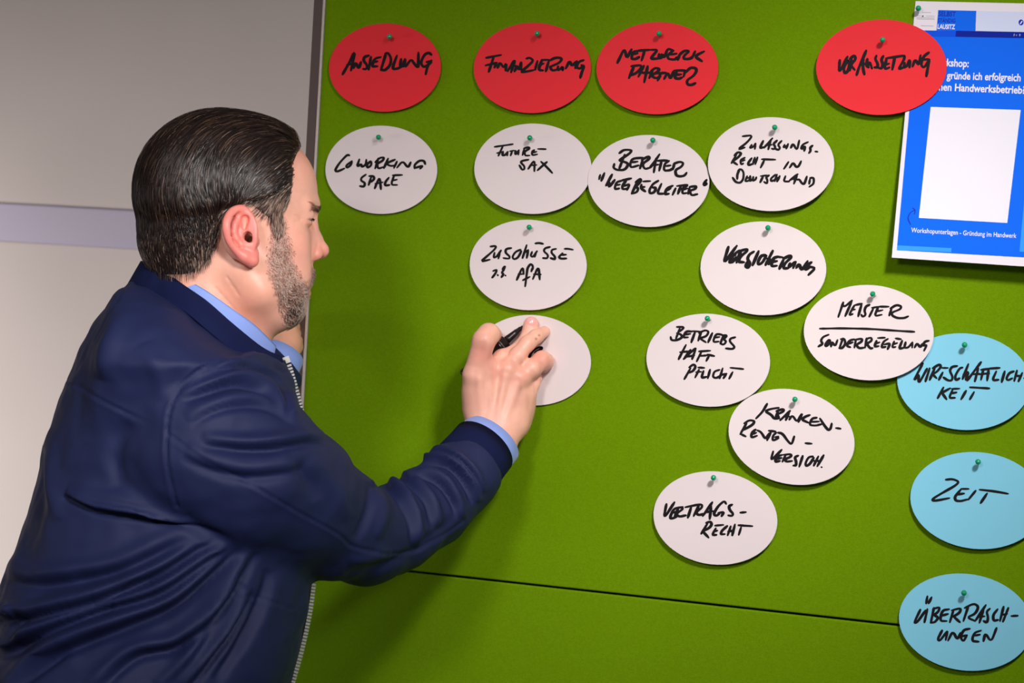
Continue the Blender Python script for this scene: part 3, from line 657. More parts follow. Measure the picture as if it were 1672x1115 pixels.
def rhand_sdf(P):
    d = chain(P, [(H3(800, 722, .205), .0240), (H3(806, 700, .212), .0215)], .01)
    d = smin(d, capsule(P, H3(812, 728, .206), H3(826, 700, .215), .0220, .0175), .016)
    for a, b, r1, r2 in ((H3(792, 690, .214), H3(800, 606, .215), .0155, .0128), (H3(808, 692, .213), H3(828, 606, .213), .0160, .0132),
                         (H3(828, 694, .214), H3(846, 622, .216), .0160, .0132), (H3(842, 690, .220), H3(855, 646, .224), .0150, .0128),
                         (H3(783, 690, .217), H3(779, 640, .214), .0150, .0150)):
        d = smin(d, capsule(P, a, b, r1, r2), .014)
    d = smin(d, ellipsoid(P, H3(822, 660, .232), (.036, .014, .044)), .014)
    d = smin(d, chain(P, THUMB, .005), .012)
    d = smin(d, chain(P, MIDDLE, .004), .005)
    d = smin(d, chain(P, RING, .004), .005)
    d = smin(d, chain(P, PINKY, .004), .004)
    d = smin(d, chain(P, INDEX, .004), .003)
    # knuckles and tendons
    for c, r in ((H3(799, 601, .2045), .0085), (H3(829, 603, .2040), .0075), (H3(849, 617, .2070), .0070)):
        d = smin(d, ellipsoid(P, c, (r, r, r*1.1)), .009)
    for a, b in ((H3(801, 684, .1975), H3(800, 612, .2000)), (H3(811, 684, .1965), H3(825, 616, .1990)), (H3(824, 684, .1975), H3(844, 630, .2020)),
                 (H3(788, 676, .2005), H3(781, 620, .1950))):
        d = smin(d, capsule(P, a, b, .0024, .0030), .0060)
    # creases over the joints
    for c, ax, r in ():
        ax = np.array(ax)/np.linalg.norm(ax)
        for k in (-1, 0, 1):
            cc = c+np.array([ax[2], 0, -ax[0]])*0.0022*k
            d = smax(d, -capsule(P, cc-ax*r*.7, cc+ax*r*.7, .0006), .0018)
    # nail bed of the fingertip
    return d
# ---- left hand behind the chin, holding the board's edge
def lhand_sdf(P):
    d = chain(P, [(H3(438, 612, .290), .024), (H3(452, 588, .308), .021), (H3(464, 562, .326), .020)], .01)
    d = smin(d, ellipsoid(P, H3(467, 552, .334), (.015, .018, .027)), .012)
    for k, (x, y, dz) in enumerate(((474, 524, .340), (477, 535, .350), (479, 547, .358), (479, 560, .364))):
        r = .0074
        pts = [(H3(464, 546+4*k, .334+.005*k), .0092), (H3(x, y, dz), r+.001), (H3(x+2, y-2, dz+.020), r), (H3(x-3, y, dz+.038), r-.001)]
        d = smin(d, chain(P, pts, .004), .004)
    d = smin(d, chain(P, [(H3(460, 582, .312), .0105), (H3(474, 577, .322), .0090), (H3(483, 567, .336), .0080), (H3(485, 556, .346), .0072)], .004), .004)
    return d
def torso_sdf(P):
    """hidden under the clothes"""
    d = ellipsoid(P, H3(290, 800, .03), (.10, .14, .20))
    d = smin(d, capsule(P, H3(318, 530, .0), H3(285, 640, .02), .05, .07), .03)
    d = smin(d, capsule(P, H3(250, 950, .03), H3(225, 1250, .04), .11, .12), .05)
    d = smin(d, capsule(P, H3(350, 728, -.095), H3(596, 880, .060), .045, .030), .04)
    d = smin(d, chain(P, [(H3(596, 880, .060), .030), (H3(712, 826, .140), .026), (H3(800, 722, .205), .022)], .01), .01)
    return smin(d, chain(P, [(H3(345, 700, .15), .045), (H3(376, 765, .245), .034), (H3(428, 626, .290), .026), (H3(438, 612, .290), .024)], .01), .02)
def skin_colors(V):
    base = np.array(srgb(240, 180, 158)[:3]); n = len(V)
    C = np.tile(base, (n, 1))
    q = to_head(V.astype(f32)).astype(float)
    def blend(mask, c):
        nonlocal C
        mask = np.clip(mask, 0, 1)[:, None]; C = C*(1-mask)+np.array(srgb(*c)[:3])*mask
    head = np.linalg.norm(q, axis=1) < .2
    def spot(c, r): return np.exp(-(((q-np.array([c[0], 0, c[2]]))[:, [0, 2]]/r)**2).sum(1))*head
    blend(spot((.105, 0, -.020), .013)*0.55, (238, 128, 118))
    blend(spot((.070, 0, -.015), .028)*0.35, (240, 146, 132))
    blend(spot((.055, 0, .085), .030)*0.35, (238, 150, 140))
    earm = head*(np.abs(q[:, 1]) > .0775)*(np.abs(q[:, 2]) < .05)*(np.abs(q[:, 0]-.012) < .034)
    earm = earm*np.clip((np.abs(q[:, 1])-.0775)/.007, 0, 1)
    blend(earm*0.62, (238, 104, 106))
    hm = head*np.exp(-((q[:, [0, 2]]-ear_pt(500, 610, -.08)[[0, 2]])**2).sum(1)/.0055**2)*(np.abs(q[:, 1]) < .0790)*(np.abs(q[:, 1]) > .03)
    blend(hm*.9, (70, 30, 25))  # shade inside the ear canal, painted into the skin colour
    # ruddy nape and throat
    blend(head*np.clip((-.035-q[:, 2])/.05, 0, 1)*np.clip((.055-q[:, 0])/.04, 0, 1)*0.65, (220, 134, 108))
    # shaved stubble under the beard and the short sides
    s = poly2d(q[:, 0].astype(f32), q[:, 2].astype(f32), BEARD_UW)
    blend(head*np.clip((.002-s)/.008, 0, 1)*0.45*(np.abs(q[:, 1]) > 0)*(q[:, 0] > .02), (176, 132, 118))
    # lips
    m = head*np.exp(-((q[:, 2]+.0592)/.0065)**2)*(np.abs(q[:, 1]) < .024)*(q[:, 0] > .076)
    blend(m*0.7, (206, 108, 102))
    m = head*np.exp(-((q[:, 2]-.011)/.006)**2)*np.exp(-((q[:, 0]-.09)/.012)**2)*(np.abs(np.abs(q[:, 1])-.031) < .016)
    blend(m*0.45, (196, 118, 104))
    # hands: knuckles, veins
    hd = V[:, 0] > -.06
    for c, r in ((H3(799, 601, .205), .012), (H3(829, 603, .205), .010), (H3(850, 616, .208), .011), (H3(787, 575, .19), .014), (H3(880, 584, .216), .012)):
        blend(hd*np.exp(-(((V-c)**2).sum(1))/r**2)*0.45, (226, 128, 112))
    veins = vnoise(V*np.array([1, 1, .35]), 120, 3)
    blend(hd*np.clip((veins-.55)*3, 0, 1)*0.35, (200, 130, 120))
    mot = vnoise(V, 90, 5)*0.5+vnoise(V, 260, 6)*0.5
    C *= (0.94+0.12*mot)[:, None]
    # moles on the middle finger
    for px, py in ((880.3, 547.3), (875.2, 553.2)):
        c = Q(px, py, .22); dd = np.linalg.norm((V-c)[:, [0, 2]], axis=1)
        blend(hd*(V[:, 1] < .235)*np.exp(-(dd/.0012)**2)*0.8, (120, 60, 45))
    lh = (V[:, 0] < -.15)*(V[:, 1] > .28)
    blend(lh*0.4, (226, 160, 122))
    return C
BEARD_PX = [(446, 352), (439, 378), (434, 405), (431, 430), (434, 455), (446, 480), (455, 505), (464, 527), (480, 538), (497, 527), (506, 505), (510, 480),
            (519, 462), (524, 448), (520, 434), (513, 436), (507, 455), (496, 462), (484, 446), (474, 425), (470, 400), (465, 380), (462, 358)]
def uw(px, py):
    p = hp(px, py, 0.0); return (p[0], p[2])
BEARD_UW = [tuple(hp(x, y, -.045)[[0, 2]]) for x, y in BEARD_PX]
M_skin = mat('skin', srgb(240, 180, 158), 0.42, attr='Col', sss=0.12, spec=0.45, bump=0.12, bscale=900)
parts = []
for fn, lo, hi, h in ((head_sdf, Q(190, 640, -.14), Q(560, 150, .14), .0016), (rhand_sdf, Q(730, 770, .14), Q(925, 500, .30), .0012),
                      (lhand_sdf, Q(420, 650, .25), Q(510, 500, .44), .0020), (torso_sdf, Q(0, 1500, -.25), Q(860, 460, .40), .010)):
    lo2 = np.minimum(lo, hi); hi2 = np.maximum(lo, hi)
    parts.append(field_mesh(fn, lo2, hi2, h))
Vb, Fb, n0 = [], [], 0
for V_, F_ in parts:
    Vb.append(V_); Fb.append(F_+n0); n0 += len(V_)
Vb = np.concatenate(Vb); Fb = np.concatenate(Fb)
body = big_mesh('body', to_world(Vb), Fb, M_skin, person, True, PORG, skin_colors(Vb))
print('body verts', len(Vb))
# eyes
M_eye = mat('eye_white_shaded', srgb(165, 136, 122), 0.15, spec=0.6); M_iris = mat('iris_brown', srgb(70, 46, 34), 0.1, spec=0.7)  # eye white darkened: shadow of the lids is put into its colour
for e in EYE:
    bm = bmesh.new(); bmesh.ops.create_uvsphere(bm, u_segments=28, v_segments=18, radius=0.0128)
    dirn = HA.T @ np.array([.90, .05, -.42]); dirn = Vector((dirn @ FM).tolist()).normalized()
    c = to_world(from_head(e))
    for v in bm.verts: v.co += Vector((c-PORG).tolist())
    me = bpy.data.meshes.new('eye'); 
    cc = Vector((c-PORG).tolist())
    for f in bm.faces: f.material_index = 1 if (f.calc_center_median()-cc).normalized().dot(dirn) > .78 else 0
    bm.to_mesh(me); bm.free()
    o = link('eye', me, M_eye, person, True); me.materials.append(M_iris)
# finger nail
def nail(name, c, ax, up, ln, wd):
    ax = np.array(ax)/np.linalg.norm(ax); up = np.array(up)/np.linalg.norm(up)
    sd = np.cross(ax, up); V, Fc = [], []
    N = 10
    for i in range(N+1):
        for j in range(N+1):
            a = i/N*2-1; b = j/N*2-1
            aa = a*math.sqrt(max(0, 1-b*b/2)); bb = b*math.sqrt(max(0, 1-a*a/2))
            p = c+ax*aa*ln+sd*bb*wd+up*(-.0022*bb*bb-0.0012*aa*aa)
            V.append(to_world(p))
    for i in range(N):
        for j in range(N):
            k = i*(N+1)+j; Fc.append((k, k+1, k+N+2, k+N+1))
    return mesh_np(name, V, Fc, M_nail, person, True, PORG)
M_nail = mat('finger_nail', srgb(244, 172, 170), 0.25, spec=0.6, coat=0.5)
nail('nail', Q(867.5, 524.5, .2372), (.08, .25, 1), (0, -1, .25), .0052, .0056)

# ------------------------------------------------------------------ clothes
M_navy = mat('jacket_navy', srgb(28, 36, 76), 0.62, noise=0.06, nscale=18, bump=0.25, bscale=1500, spec=0.28)
M_rib = mat('jacket_rib_navy', srgb(19, 26, 64), 0.85, noise=0.08, nscale=900, bump=0.4, bscale=1400, spec=0.12)
M_shirt = mat('shirt_light_blue', srgb(140, 165, 236), 0.75, noise=0.05, nscale=900, bump=0.25, bscale=1200, spec=0.2, sheen=0.1)
M_zip = mat('zip_metal', srgb(225, 222, 220), 0.3, metal=0.6)
M_tape = mat('zip_tape_black', srgb(12, 12, 26), 0.8)
M_trs = mat('trousers_dark', srgb(34, 36, 48), 0.8, bump=0.2, bscale=800)
M_shoe = mat('shoe_leather', srgb(30, 24, 22), 0.4)
ROWS = [(460, 214, 232, .028), (466, 208, 246, .055), (475, 200, 268, .090), (485, 193, 290, .115), (503, 180, 330, .145), (520, 167, 352, .165), (534, 157, 372, .178),
        (560, 141, 402, .192), (580, 132, 436, .200), (592, 127, 462, .205), (620, 115, 478, .196), (650, 104, 489, .188), (700, 88, 501, .178),
        (760, 70, 508, .172), (840, 46, 515, .170), (900, 27, 515, .170), (950, 9, 511, .171), (985, 0, 506, .172), (1015, 3, 500, .173), (1045, 13, 494, .174),
        (1060, 2, 491, .175), (1085, -16, 486, .178), (1115, -42, 477, .182), (1200, -62, 466, .210), (1290, -45, 455, .200), (1400, -30, 450, .19)]
_ry = np.array([r[0] for r in ROWS], float)
_rs = np.arange(440, 1420, 4.0)
def _sm(k, w=3):
    v = np.interp(_rs, _ry, [r[k] for r in ROWS]); ker = np.ones(w)/w
    vp = np.concatenate([v[:1]]*(w//2)+[v]+[v[-1:]]*(w//2)); return np.convolve(vp, ker, 'valid')
_xb, _xf, _hd = _sm(1), _sm(2), _sm(3)
CZT = 0.02
def trunk_sdf(P):
    z = Z0+P[:, 1]; zc = Z0+CZT
    py = H/2-P[:, 2]*FPX/zc
    xb = (np.interp(py, _rs, _xb)-W/2)/FPX*zc; xf = (np.interp(py, _rs, _xf)-W/2)/FPX*zc
    b = np.interp(py, _rs, _hd).astype(f32)
    a = ((xf-xb)/2).astype(f32); cx = ((xf+xb)/2).astype(f32)
    u = np.abs((P[:, 0]-cx)/a); v = np.abs((P[:, 1]-CZT)/b); n = 2.25
    k = (u**n+v**n)**(1/n)
    d = (k-1)*np.minimum(a, b)*0.92
    top = P[:, 2]-Q(0, 459, CZT)[2]; bot = Q(0, 1292, CZT)[2]-P[:, 2]
    return np.maximum(np.maximum(d, top.astype(f32)), bot.astype(f32)).astype(f32)
SL = [(Q(338, 728, -.100), .092), (Q(395, 762, -.092), .085), (Q(470, 808, -.050), .0715), (Q(540, 852, .008), .0590), (Q(596, 878, .060), .0525)]
SF = [(Q(596, 878, .060), .0525), (Q(647, 864, .098), .0470), (Q(709, 825, .140), .0435), (Q(754, 779, .172), .0405), (Q(772, 760, .184), .0390)]
CUFFN = (Q(808, 712, .214)-Q(640, 862, .095)); CUFFN /= np.linalg.norm(CUFFN)
def rsleeve_sdf(P):
    d = chain(P, SL, .02)
    d = smin(d, chain(P, SF, .012), .012)
    cut = (P-Q(770, 760, .183).astype(f32)) @ CUFFN.astype(f32)
    return smax(d, cut-0.004, .006)
LSN = np.array([.70, .25, .66]); LSN /= np.linalg.norm(LSN)
def lsleeve_sdf(P):
    d = chain(P, [(Q(345, 695, .140), .078), (Q(376, 762, .245), .054), (Q(428, 624, .290), .038), (Q(453, 594, .306), .034)], .02)
    cut = (P-Q(455, 583, .308).astype(f32)) @ LSN.astype(f32)
    return smax(d, cut, .004)
def jacket_sdf(P):
    d = smin(trunk_sdf(P), rsleeve_sdf(P), .014)
    return smin(d, lsleeve_sdf(P), .02)
lo = np.minimum(Q(-75, 1300, -.25), Q(-75, 1300, .40)); lo[0] = Q(-85, 0, .1)[0]; lo[1] = -.24
hi = np.maximum(Q(840, 450, .40), Q(840, 450, -.25)); hi[0] = Q(800, 0, .3)[0]; hi[1] = .40
VJ, FJ = field_mesh(jacket_sdf, lo, hi, .0028)
NJ = grad(jacket_sdf, VJ, .004)
def to_px(P):
    z = Z0+P[:, 1]; return np.stack([P[:, 0]/z*FPX+W/2, H/2-P[:, 2]/z*FPX], 1)
PXJ = to_px(VJ)
viewdir = -(VJ-np.array([0, -Z0, 0])); viewdir /= np.linalg.norm(viewdir, axis=1, keepdims=True)
face = np.clip(((NJ*viewdir).sum(1)+0.10)/0.25, 0, 1)
dS = rsleeve_sdf(VJ.astype(f32)); dT = trunk_sdf(VJ.astype(f32))
mS = 1/(1+np.exp(np.clip((dS-dT)/.003, -30, 30))); mT = 1-mS
def catmull(pts, n=8):
    P = np.array([pts[0]]+list(pts)+[pts[-1]], float); out = []
    for i in range(1, len(P)-2):
        for k in range(n):
            t = k/n
            out.append(0.5*((2*P[i])+(-P[i-1]+P[i+1])*t+(2*P[i-1]-5*P[i]+4*P[i+1]-P[i+2])*t*t+(-P[i-1]+3*P[i]-3*P[i+1]+P[i+2])*t**3))
    out.append(P[-2]); return np.array(out)
def line_sd(PX, poly):
    poly = catmull(poly); n = len(poly)-1
    L = np.linalg.norm(np.diff(poly, axis=0), axis=1); cum = np.concatenate([[0], np.cumsum(L)]); tot = cum[-1]
    best = np.full(len(PX), 1e9); sd = np.zeros(len(PX)); tt = np.zeros(len(PX))
    for i in range(n):
        a = poly[i]; e = poly[i+1]-a
        w = PX-a; t = np.clip((w @ e)/(e @ e+1e-9), 0, 1); r = w-t[:, None]*e
        d = np.hypot(r[:, 0], r[:, 1]); m = d < best
        best = np.where(m, d, best); sgn = np.sign(e[0]*w[:, 1]-e[1]*w[:, 0])
        sd = np.where(m, d*sgn, sd); tt = np.where(m, (cum[i]+t*L[i])/tot, tt)
    return sd, tt           # positive = below a line that runs to the right
# kind, amplitude mm, width px, layer, polyline;  s = ridge over valley, v = valley, r = ridge, m = seam
FOLDS = [
 ('s', 6.0, 8, 'T', [(104, 806), (150, 828), (192, 836), (256, 845), (320, 858), (378, 872)]),
 ('r', 4.0, 16, 'T', [(110, 800), (170, 812), (240, 822), (320, 842), (380, 862)]),
 ('s', 9.0, 15, 'T', [(-20, 1012), (32, 1004), (64, 1003), (160, 975), (256, 934), (320, 893), (372, 868)]),
 ('s', 8.0, 15, 'T', [(-20, 1075), (30, 1050), (77, 1026), (160, 994), (256, 966), (333, 912), (392, 872)]),
 ('s', 8.0, 17, 'T', [(10, 1125), (80, 1070), (128, 1046), (212, 1014), (280, 985), (340, 935), (395, 880)]),
 ('s', 6.0, 15, 'T', [(150, 1130), (215, 1070), (290, 1050), (345, 1000), (385, 945), (412, 895)]),
 ('r', 5.0, 12, 'T', [(255, 1120), (300, 1075), (346, 1000), (392, 946)]),
 ('s', 5.0, 12, 'T', [(300, 1125), (345, 1072), (384, 1016), (412, 960)]),
 ('v', 5.0, 10, 'T', [(350, 1115), (400, 1040), (430, 975), (440, 930)]),
 ('s', 5.0, 18, 'T', [(10, 940), (60, 948), (130, 940), (200, 925), (275, 890), (335, 866)]),
 ('v', 4.0, 18, 'T', [(66, 730), (60, 800), (48, 870), (34, 920)]),
 ('r', 3.0, 14, 'T', [(84, 700), (80, 780), (96, 850)]),
 ('v', 3.0, 22, 'T', [(175, 480), (140, 560), (125, 640), (130, 720)]),
 ('r', 2.5, 20, 'T', [(200, 500), (175, 560), (165, 620)]),
 ('v', 2.5, 16, 'T', [(210, 690), (190, 740), (196, 800)]),
 ('r', 2.5, 20, 'T', [(235, 560), (262, 620), (268, 690)]),
 ('s', 3.0, 10, 'T', [(15, 985), (22, 1010), (30, 1020)]),
 ('v', 3.5, 9, 'T', [(12, 1046), (28, 1030), (34, 1012), (28, 1004)]),
 ('v', 3.5, 12, 'A', [(300, 840), (315, 858), (345, 874), (385, 888)]),
 ('s', 5.5, 9, 'A', [(356, 600), (410, 598), (448, 618), (468, 650), (474, 680)]),
 ('s', 4.0, 9, 'A', [(390, 590), (430, 592), (462, 610), (478, 640)]),
 ('s', 5.5, 12, 'A', [(298, 652), (333, 637), (385, 622), (430, 634), (466, 668)]),
 ('s', 3.5, 12, 'S', [(308, 690), (346, 668), (400, 656), (446, 664), (484, 692)]),
 ('s', 6.0, 13, 'S', [(330, 722), (400, 729), (450, 727), (500, 718), (528, 722)]),
 ('s', 4.0, 16, 'S', [(300, 740), (345, 760), (400, 772), (455, 768), (500, 758)]),
 ('v', 3.0, 14, 'S', [(470, 735), (500, 775), (520, 815)]),
 ('r', 2.5, 16, 'S', [(510, 750), (548, 800), (572, 850)]),
 ('s', 6.0, 9, 'S', [(606, 788), (632, 790), (655, 813), (673, 850), (676, 895)]),
 ('s', 4.5, 9, 'S', [(640, 776), (668, 786), (700, 820), (712, 862)]),
 ('v', 4.0, 8, 'S', [(604, 786), (606, 815), (598, 850), (580, 880)]),
 ('r', 3.0, 9, 'S', [(618, 800), (626, 836), (618, 880)]),
 ('s', 6.5, 8, 'S', [(680, 764), (702, 754), (728, 755), (750, 768), (768, 795), (776, 822)]),
 ('s', 5.0, 7, 'S', [(702, 742), (726, 740), (752, 752), (774, 776), (786, 806)]),
 ('s', 5.0, 9, 'S', [(668, 778), (700, 778), (726, 792), (744, 820), (748, 846)]),
 ('v', 3.0, 10, 'S', [(560, 935), (600, 930), (650, 915), (700, 880), (740, 842)]),
 ('r', 2.5, 10, 'S', [(568, 915), (600, 912), (640, 900)]),
 ('m', 1.3, 2.4, 'T', [(96, 615), (154, 647), (211, 676), (272, 706)]),
 ('m', 1.5, 2.6, 'A', [(404, 586), (346, 594), (308, 618), (285, 652), (272, 706), (276, 772), (290, 826)]),
 ('m', 1.2, 2.4, 'S', [(272, 708), (333, 749), (410, 791), (480, 832), (552, 872), (580, 893), (663, 905), (704, 887), (758, 850)]),
 ('m', 1.1, 2.4, 'T', [(372, 966), (420, 976), (478, 994)]),
 ('m', 1.0, 2.4, 'T', [(206, 466), (186, 500), (150, 550)]),
]
disp = np.zeros(len(VJ))
for kind, A, w, layer, pl in FOLDS:
    w = w*0.86 if kind != 'm' else w
    if layer == 'T' and kind != 'm': A = A*1.35
    sd, tt = line_sd(PXJ, pl); A = A*0.0016 if kind != 'm' else A*0.0012
    tap = np.clip(np.sin(np.pi*np.clip(tt, 0, 1)), 0, 1)**0.55 if kind != 'm' else 1.0
    m = {'T': mT, 'S': mS, 'A': 1.0}[layer]*face*tap
    # widen and narrow along the length
    if kind == 's': p = np.exp(-((sd+0.75*w)/w)**2)-0.9*np.exp(-((sd-0.55*w)/(0.62*w))**2)
    elif kind == 'v': p = -np.exp(-(sd/w)**2)
    elif kind == 'r': p = np.exp(-(sd/w)**2)
    else: p = -np.exp(-(sd/w)**2)+0.45*np.exp(-((sd-2.2*w)/(1.4*w))**2)+0.25*np.exp(-((sd+2.2*w)/(1.4*w))**2)
    disp += A*p*m
# small crumples and the soft unevenness of cloth
disp += (vnoise(VJ*np.array([1, 1, 1.6]), 22, 1)-.5)*0.0060*(1-.3*face)+(vnoise(VJ, 60, 2)-.5)*0.0022
# hem rib
VJ2 = VJ+NJ*disp[:, None]
jacket = big_mesh('jacket', to_world(VJ2), FJ, M_navy, person, True, PORG)
print('jacket verts', len(VJ))
# ---- collars: bands traced on the near side and mirrored to the far side
def band(name, low, up, m, bulge, thick, n=60, hd=.085, hd_up=.075):
    low = catmull(low, 12); up = catmull(up, 12)
    def res(p, n):
        L = np.concatenate([[0], np.cumsum(np.linalg.norm(np.diff(p, axis=0), axis=1))]); t = np.linspace(0, L[-1], n)
        return np.stack([np.interp(t, L, p[:, 0]), np.interp(t, L, p[:, 1])], 1)
    low, up = res(low, n), res(up, n); M = 9; V, Fc = [], []
    ring = []
    for side in (-1, 1):
        for i in (range(n) if side < 0 else range(n-2, 0, -1)):
            t = i/(n-1); s = math.sin(math.pi*min(1, t*0.96+.0))**0.62; ring.append((i, side, s, t))
    for layer in (0, 1):
        for (i, side, s, t) in ring:
            for j in range(M):
                v = j/(M-1); p = low[i]*(1-v)+up[i]*v
                d_ = (hd*(1-v)+hd_up*v)+bulge*math.sin(math.pi*v)*0.6
                dz = CZT*0.3+side*d_*s
                off = -thick if layer else 0.0
                q = Q(p[0], p[1], dz+side*off*(-1)*(-1) if False else dz)
                # outward offset for the outer skin
                o_ = np.array([(-1 if t < .12 else 0)*1.0, side*s, 0.0]); 
                q = q+o_*(thick if layer == 0 else 0)+np.array([0, 0, 0])
                V.append(q)
    nr = len(ring); L1 = nr*M
    for layer in (0, 1):
        for r in range(nr):
            r2 = (r+1) % nr
            for j in range(M-1):
                a = layer*L1+r*M+j; b = layer*L1+r2*M+j
                f = (a, b, b+1, a+1); Fc.append(f if layer else f[::-1])
    for r in range(nr):
        r2 = (r+1) % nr
        Fc.append((r*M+M-1, r2*M+M-1, L1+r2*M+M-1, L1+r*M+M-1)); Fc.append((r*M, L1+r*M, L1+r2*M, r2*M))
    return mesh_np(name, to_world(np.array(V)), Fc, m, person, True, PORG)
COL_LOW = [(212, 467), (238, 476), (259, 487), (299, 506), (338, 538), (368, 563), (397, 583), (421, 591), (462, 592)]
COL_UP = [(235.5, 426), (250, 431), (272, 444), (299, 464), (338, 491), (378, 526), (417, 558), (438, 572), (461, 582)]
SH_LOW = [(240, 446), (262, 458), (299, 482), (338, 510), (378, 545), (417, 576), (446, 588)]
SH_UP = [(243, 430), (257, 435), (299, 453), (338, 475), (378, 503), (411, 526), (433, 546), (451, 565)]
band('shirt_collar', SH_LOW, SH_UP, M_shirt, .002, .0015, hd=.082, hd_up=.0745)
band('jacket_collar', COL_LOW, COL_UP, M_rib, .008, .004, hd=.100, hd_up=.0815)
# button tab of the shirt collar
# ---- cuffs: elliptical tubes
def tube(name, pts, radii, m, thick=.0015, n=48, flat=1.0, smooth=True):
    pts = [np.asarray(p, float) for p in pts]; V, Fc = [], []
    T = pts[-1]-pts[0]; T /= np.linalg.norm(T)
    A = np.cross(T, [0, 1, 0]); A /= np.linalg.norm(A); B = np.cross(A, T)
    K = len(pts)
    prof = list(zip(pts, radii))+[(p, r-thick) for p, r in list(zip(pts, radii))[::-1]]
    for p, r in prof:
        for k in range(n):
            an = 2*math.pi*k/n
            V.append(p+A*r*math.cos(an)+B*r*flat*math.sin(an))
    for i in range(len(prof)):
        i2 = (i+1) % len(prof)
        for k in range(n):
            k2 = (k+1) % n; Fc.append((i*n+k, i*n+k2, i2*n+k2, i2*n+k))
    return mesh_np(name, to_world(np.array(V)), Fc, m, person, smooth, PORG)
c0 = Q(752, 776, .172); c1 = Q(775, 748, .191)
dirc = (c1-c0)/np.linalg.norm(c1-c0)
tube('cuff', [c0+dirc*k for k in (.000, .006, .018, .034, .052, np.linalg.norm(c1-c0))], [.0400, .0418, .0412, .0400, .0395, .0388], M_rib, .003, flat=.92)
s0 = Q(775, 752, .190); s1 = Q(802.5, 717, .212)
tube('shirt_cuff', [s0, s0*.5+s1*.5, s1], [.0368, .0375, .0378], M_shirt, .0015, flat=.86)
l0 = Q(446, 604, .300); l1 = Q(459, 577, .312)
tube('shirt_cuff', [l0, (l0+l1)/2, l1], [.0300, .0295, .0290], M_shirt, .0015)
# ---- zip along the front edge
def zip_line(pts, name='zipper'):
    pl = catmull(pts, 14)
    L = np.concatenate([[0], np.cumsum(np.linalg.norm(np.diff(pl, axis=0), axis=1))])
    V, Fc = [], []; Vt, Ft = [], []
    def boxat(c, ax, sd, up, a, b, e):
        k = len(V)
        for i in (-1, 1):
            for j in (-1, 1):
                for l in (-1, 1): V.append(c+ax*a*i+sd*b*j+up*e*l)
        for f in ((0, 1, 3, 2), (4, 6, 7, 5), (0, 4, 5, 1), (2, 3, 7, 6), (0, 2, 6, 4), (1, 5, 7, 3)): Fc.append(tuple(k+x for x in f))
    s = 0.0; n = 0
    while s < L[-1]:
        x = np.interp(s, L, pl[:, 0]); y = np.interp(s, L, pl[:, 1]); x2 = np.interp(s+2, L, pl[:, 0]); y2 = np.interp(s+2, L, pl[:, 1])
        c = Q(x, y, CZT-.012); ax = Q(x2, y2, CZT-.012)-c; ax /= max(1e-9, np.linalg.norm(ax))
        sd = np.array([-ax[2], 0, ax[0]]); up = np.array([0, 1.0, 0])
        big = n == 0
        boxat(c+sd*.0008, ax, sd, up, .0011 if not big else .0036, .0030 if not big else .0036, .0022)
        boxat(c+ax*.0004-sd*.0017, ax, sd, up, .0016, .0009, .0022)
        s += 5.4 if not big else 10; n += 1
    o = mesh_np('zipper_teeth', to_world(np.array(V)), Fc, M_zip, person, False, PORG); o['kind'] = 'stuff'
    k = 0
    for i in range(len(pl)):
        a = Q(pl[i][0]-2, pl[i][1], CZT-.012)
        for dx, dy in ((-.011, -.010), (.0005, -.0028), (.0005, .0028), (-.011, .014)):
            Vt.append(a+np.array([dx, dy, 0]))
    for i in range(len(pl)-1):
        for j in range(3): Ft.append((i*4+j, i*4+j+1, (i+1)*4+j+1, (i+1)*4+j))
    mesh_np('zipper_tape', to_world(np.array(Vt)), Ft, M_tape, person, False, PORG)
zip_line([(467, 588), (472, 602), (478, 622), (486, 652), (493, 680), (500, 704), (507, 745), (513, 800), (517, 860), (515, 915), (511, 950), (505, 995), (496, 1040), (486, 1080), (476, 1115), (466, 1160), (458, 1250)])
# ---- trousers and shoes (below the picture)
hipw = to_world(Q(215, 1240, .03)); 
def w2(P): return P
def trs_sdf(P):
    d = None
    for s in (-1, 1):
        side = np.array([-math.sin(YAW-.35), math.cos(YAW-.35), 0])*s*.095
        hp_ = np.array([hipw[0], hipw[1], .98])+side
        kn = np.array([hipw[0]+.03, hipw[1], .52])+side*1.1; an = np.array([hipw[0], hipw[1], .10])+side*1.15
        c = smin(capsule(P, hp_, kn, .105, .075), capsule(P, kn, an, .075, .058), .03)
        d = c if d is None else smin(d, c, .03)
    d = smin(d, ellipsoid(P, (hipw[0], hipw[1], 1.0), (.15, .17, .12)), .05)
    return smax(d, (.075-P[:, 2]).astype(f32), .01)
V_, F_ = field_mesh(trs_sdf, np.array([hipw[0]-.3, hipw[1]-.35, .0]), np.array([hipw[0]+.3, hipw[1]+.35, 1.2]), .009)
big_mesh('trousers', V_, F_, M_trs, person, True, PORG)
for s in (-1, 1):
    side = np.array([-math.sin(YAW-.35), math.cos(YAW-.35), 0])*s*.109
    fw = np.array([math.cos(YAW-.35), math.sin(YAW-.35), 0])
    b = np.array([hipw[0], hipw[1], 0])+side
    def shoe_sdf(P):
        d = capsule(P, b+np.array([0, 0, .045])-fw*.04, b+fw*.15+np.array([0, 0, .036]), .048, .042)
        d = smin(d, capsule(P, b+np.array([0, 0, .05]), b+np.array([0, 0, .11]), .046, .046), .03)
        return smax(d, (-P[:, 2]+.001).astype(f32), .004)
    V_, F_ = field_mesh(shoe_sdf, b-np.array([.25, .25, .02]), b+np.array([.28, .28, .18]), .006)
    big_mesh('shoe', V_, F_, M_shoe, person, True, PORG)
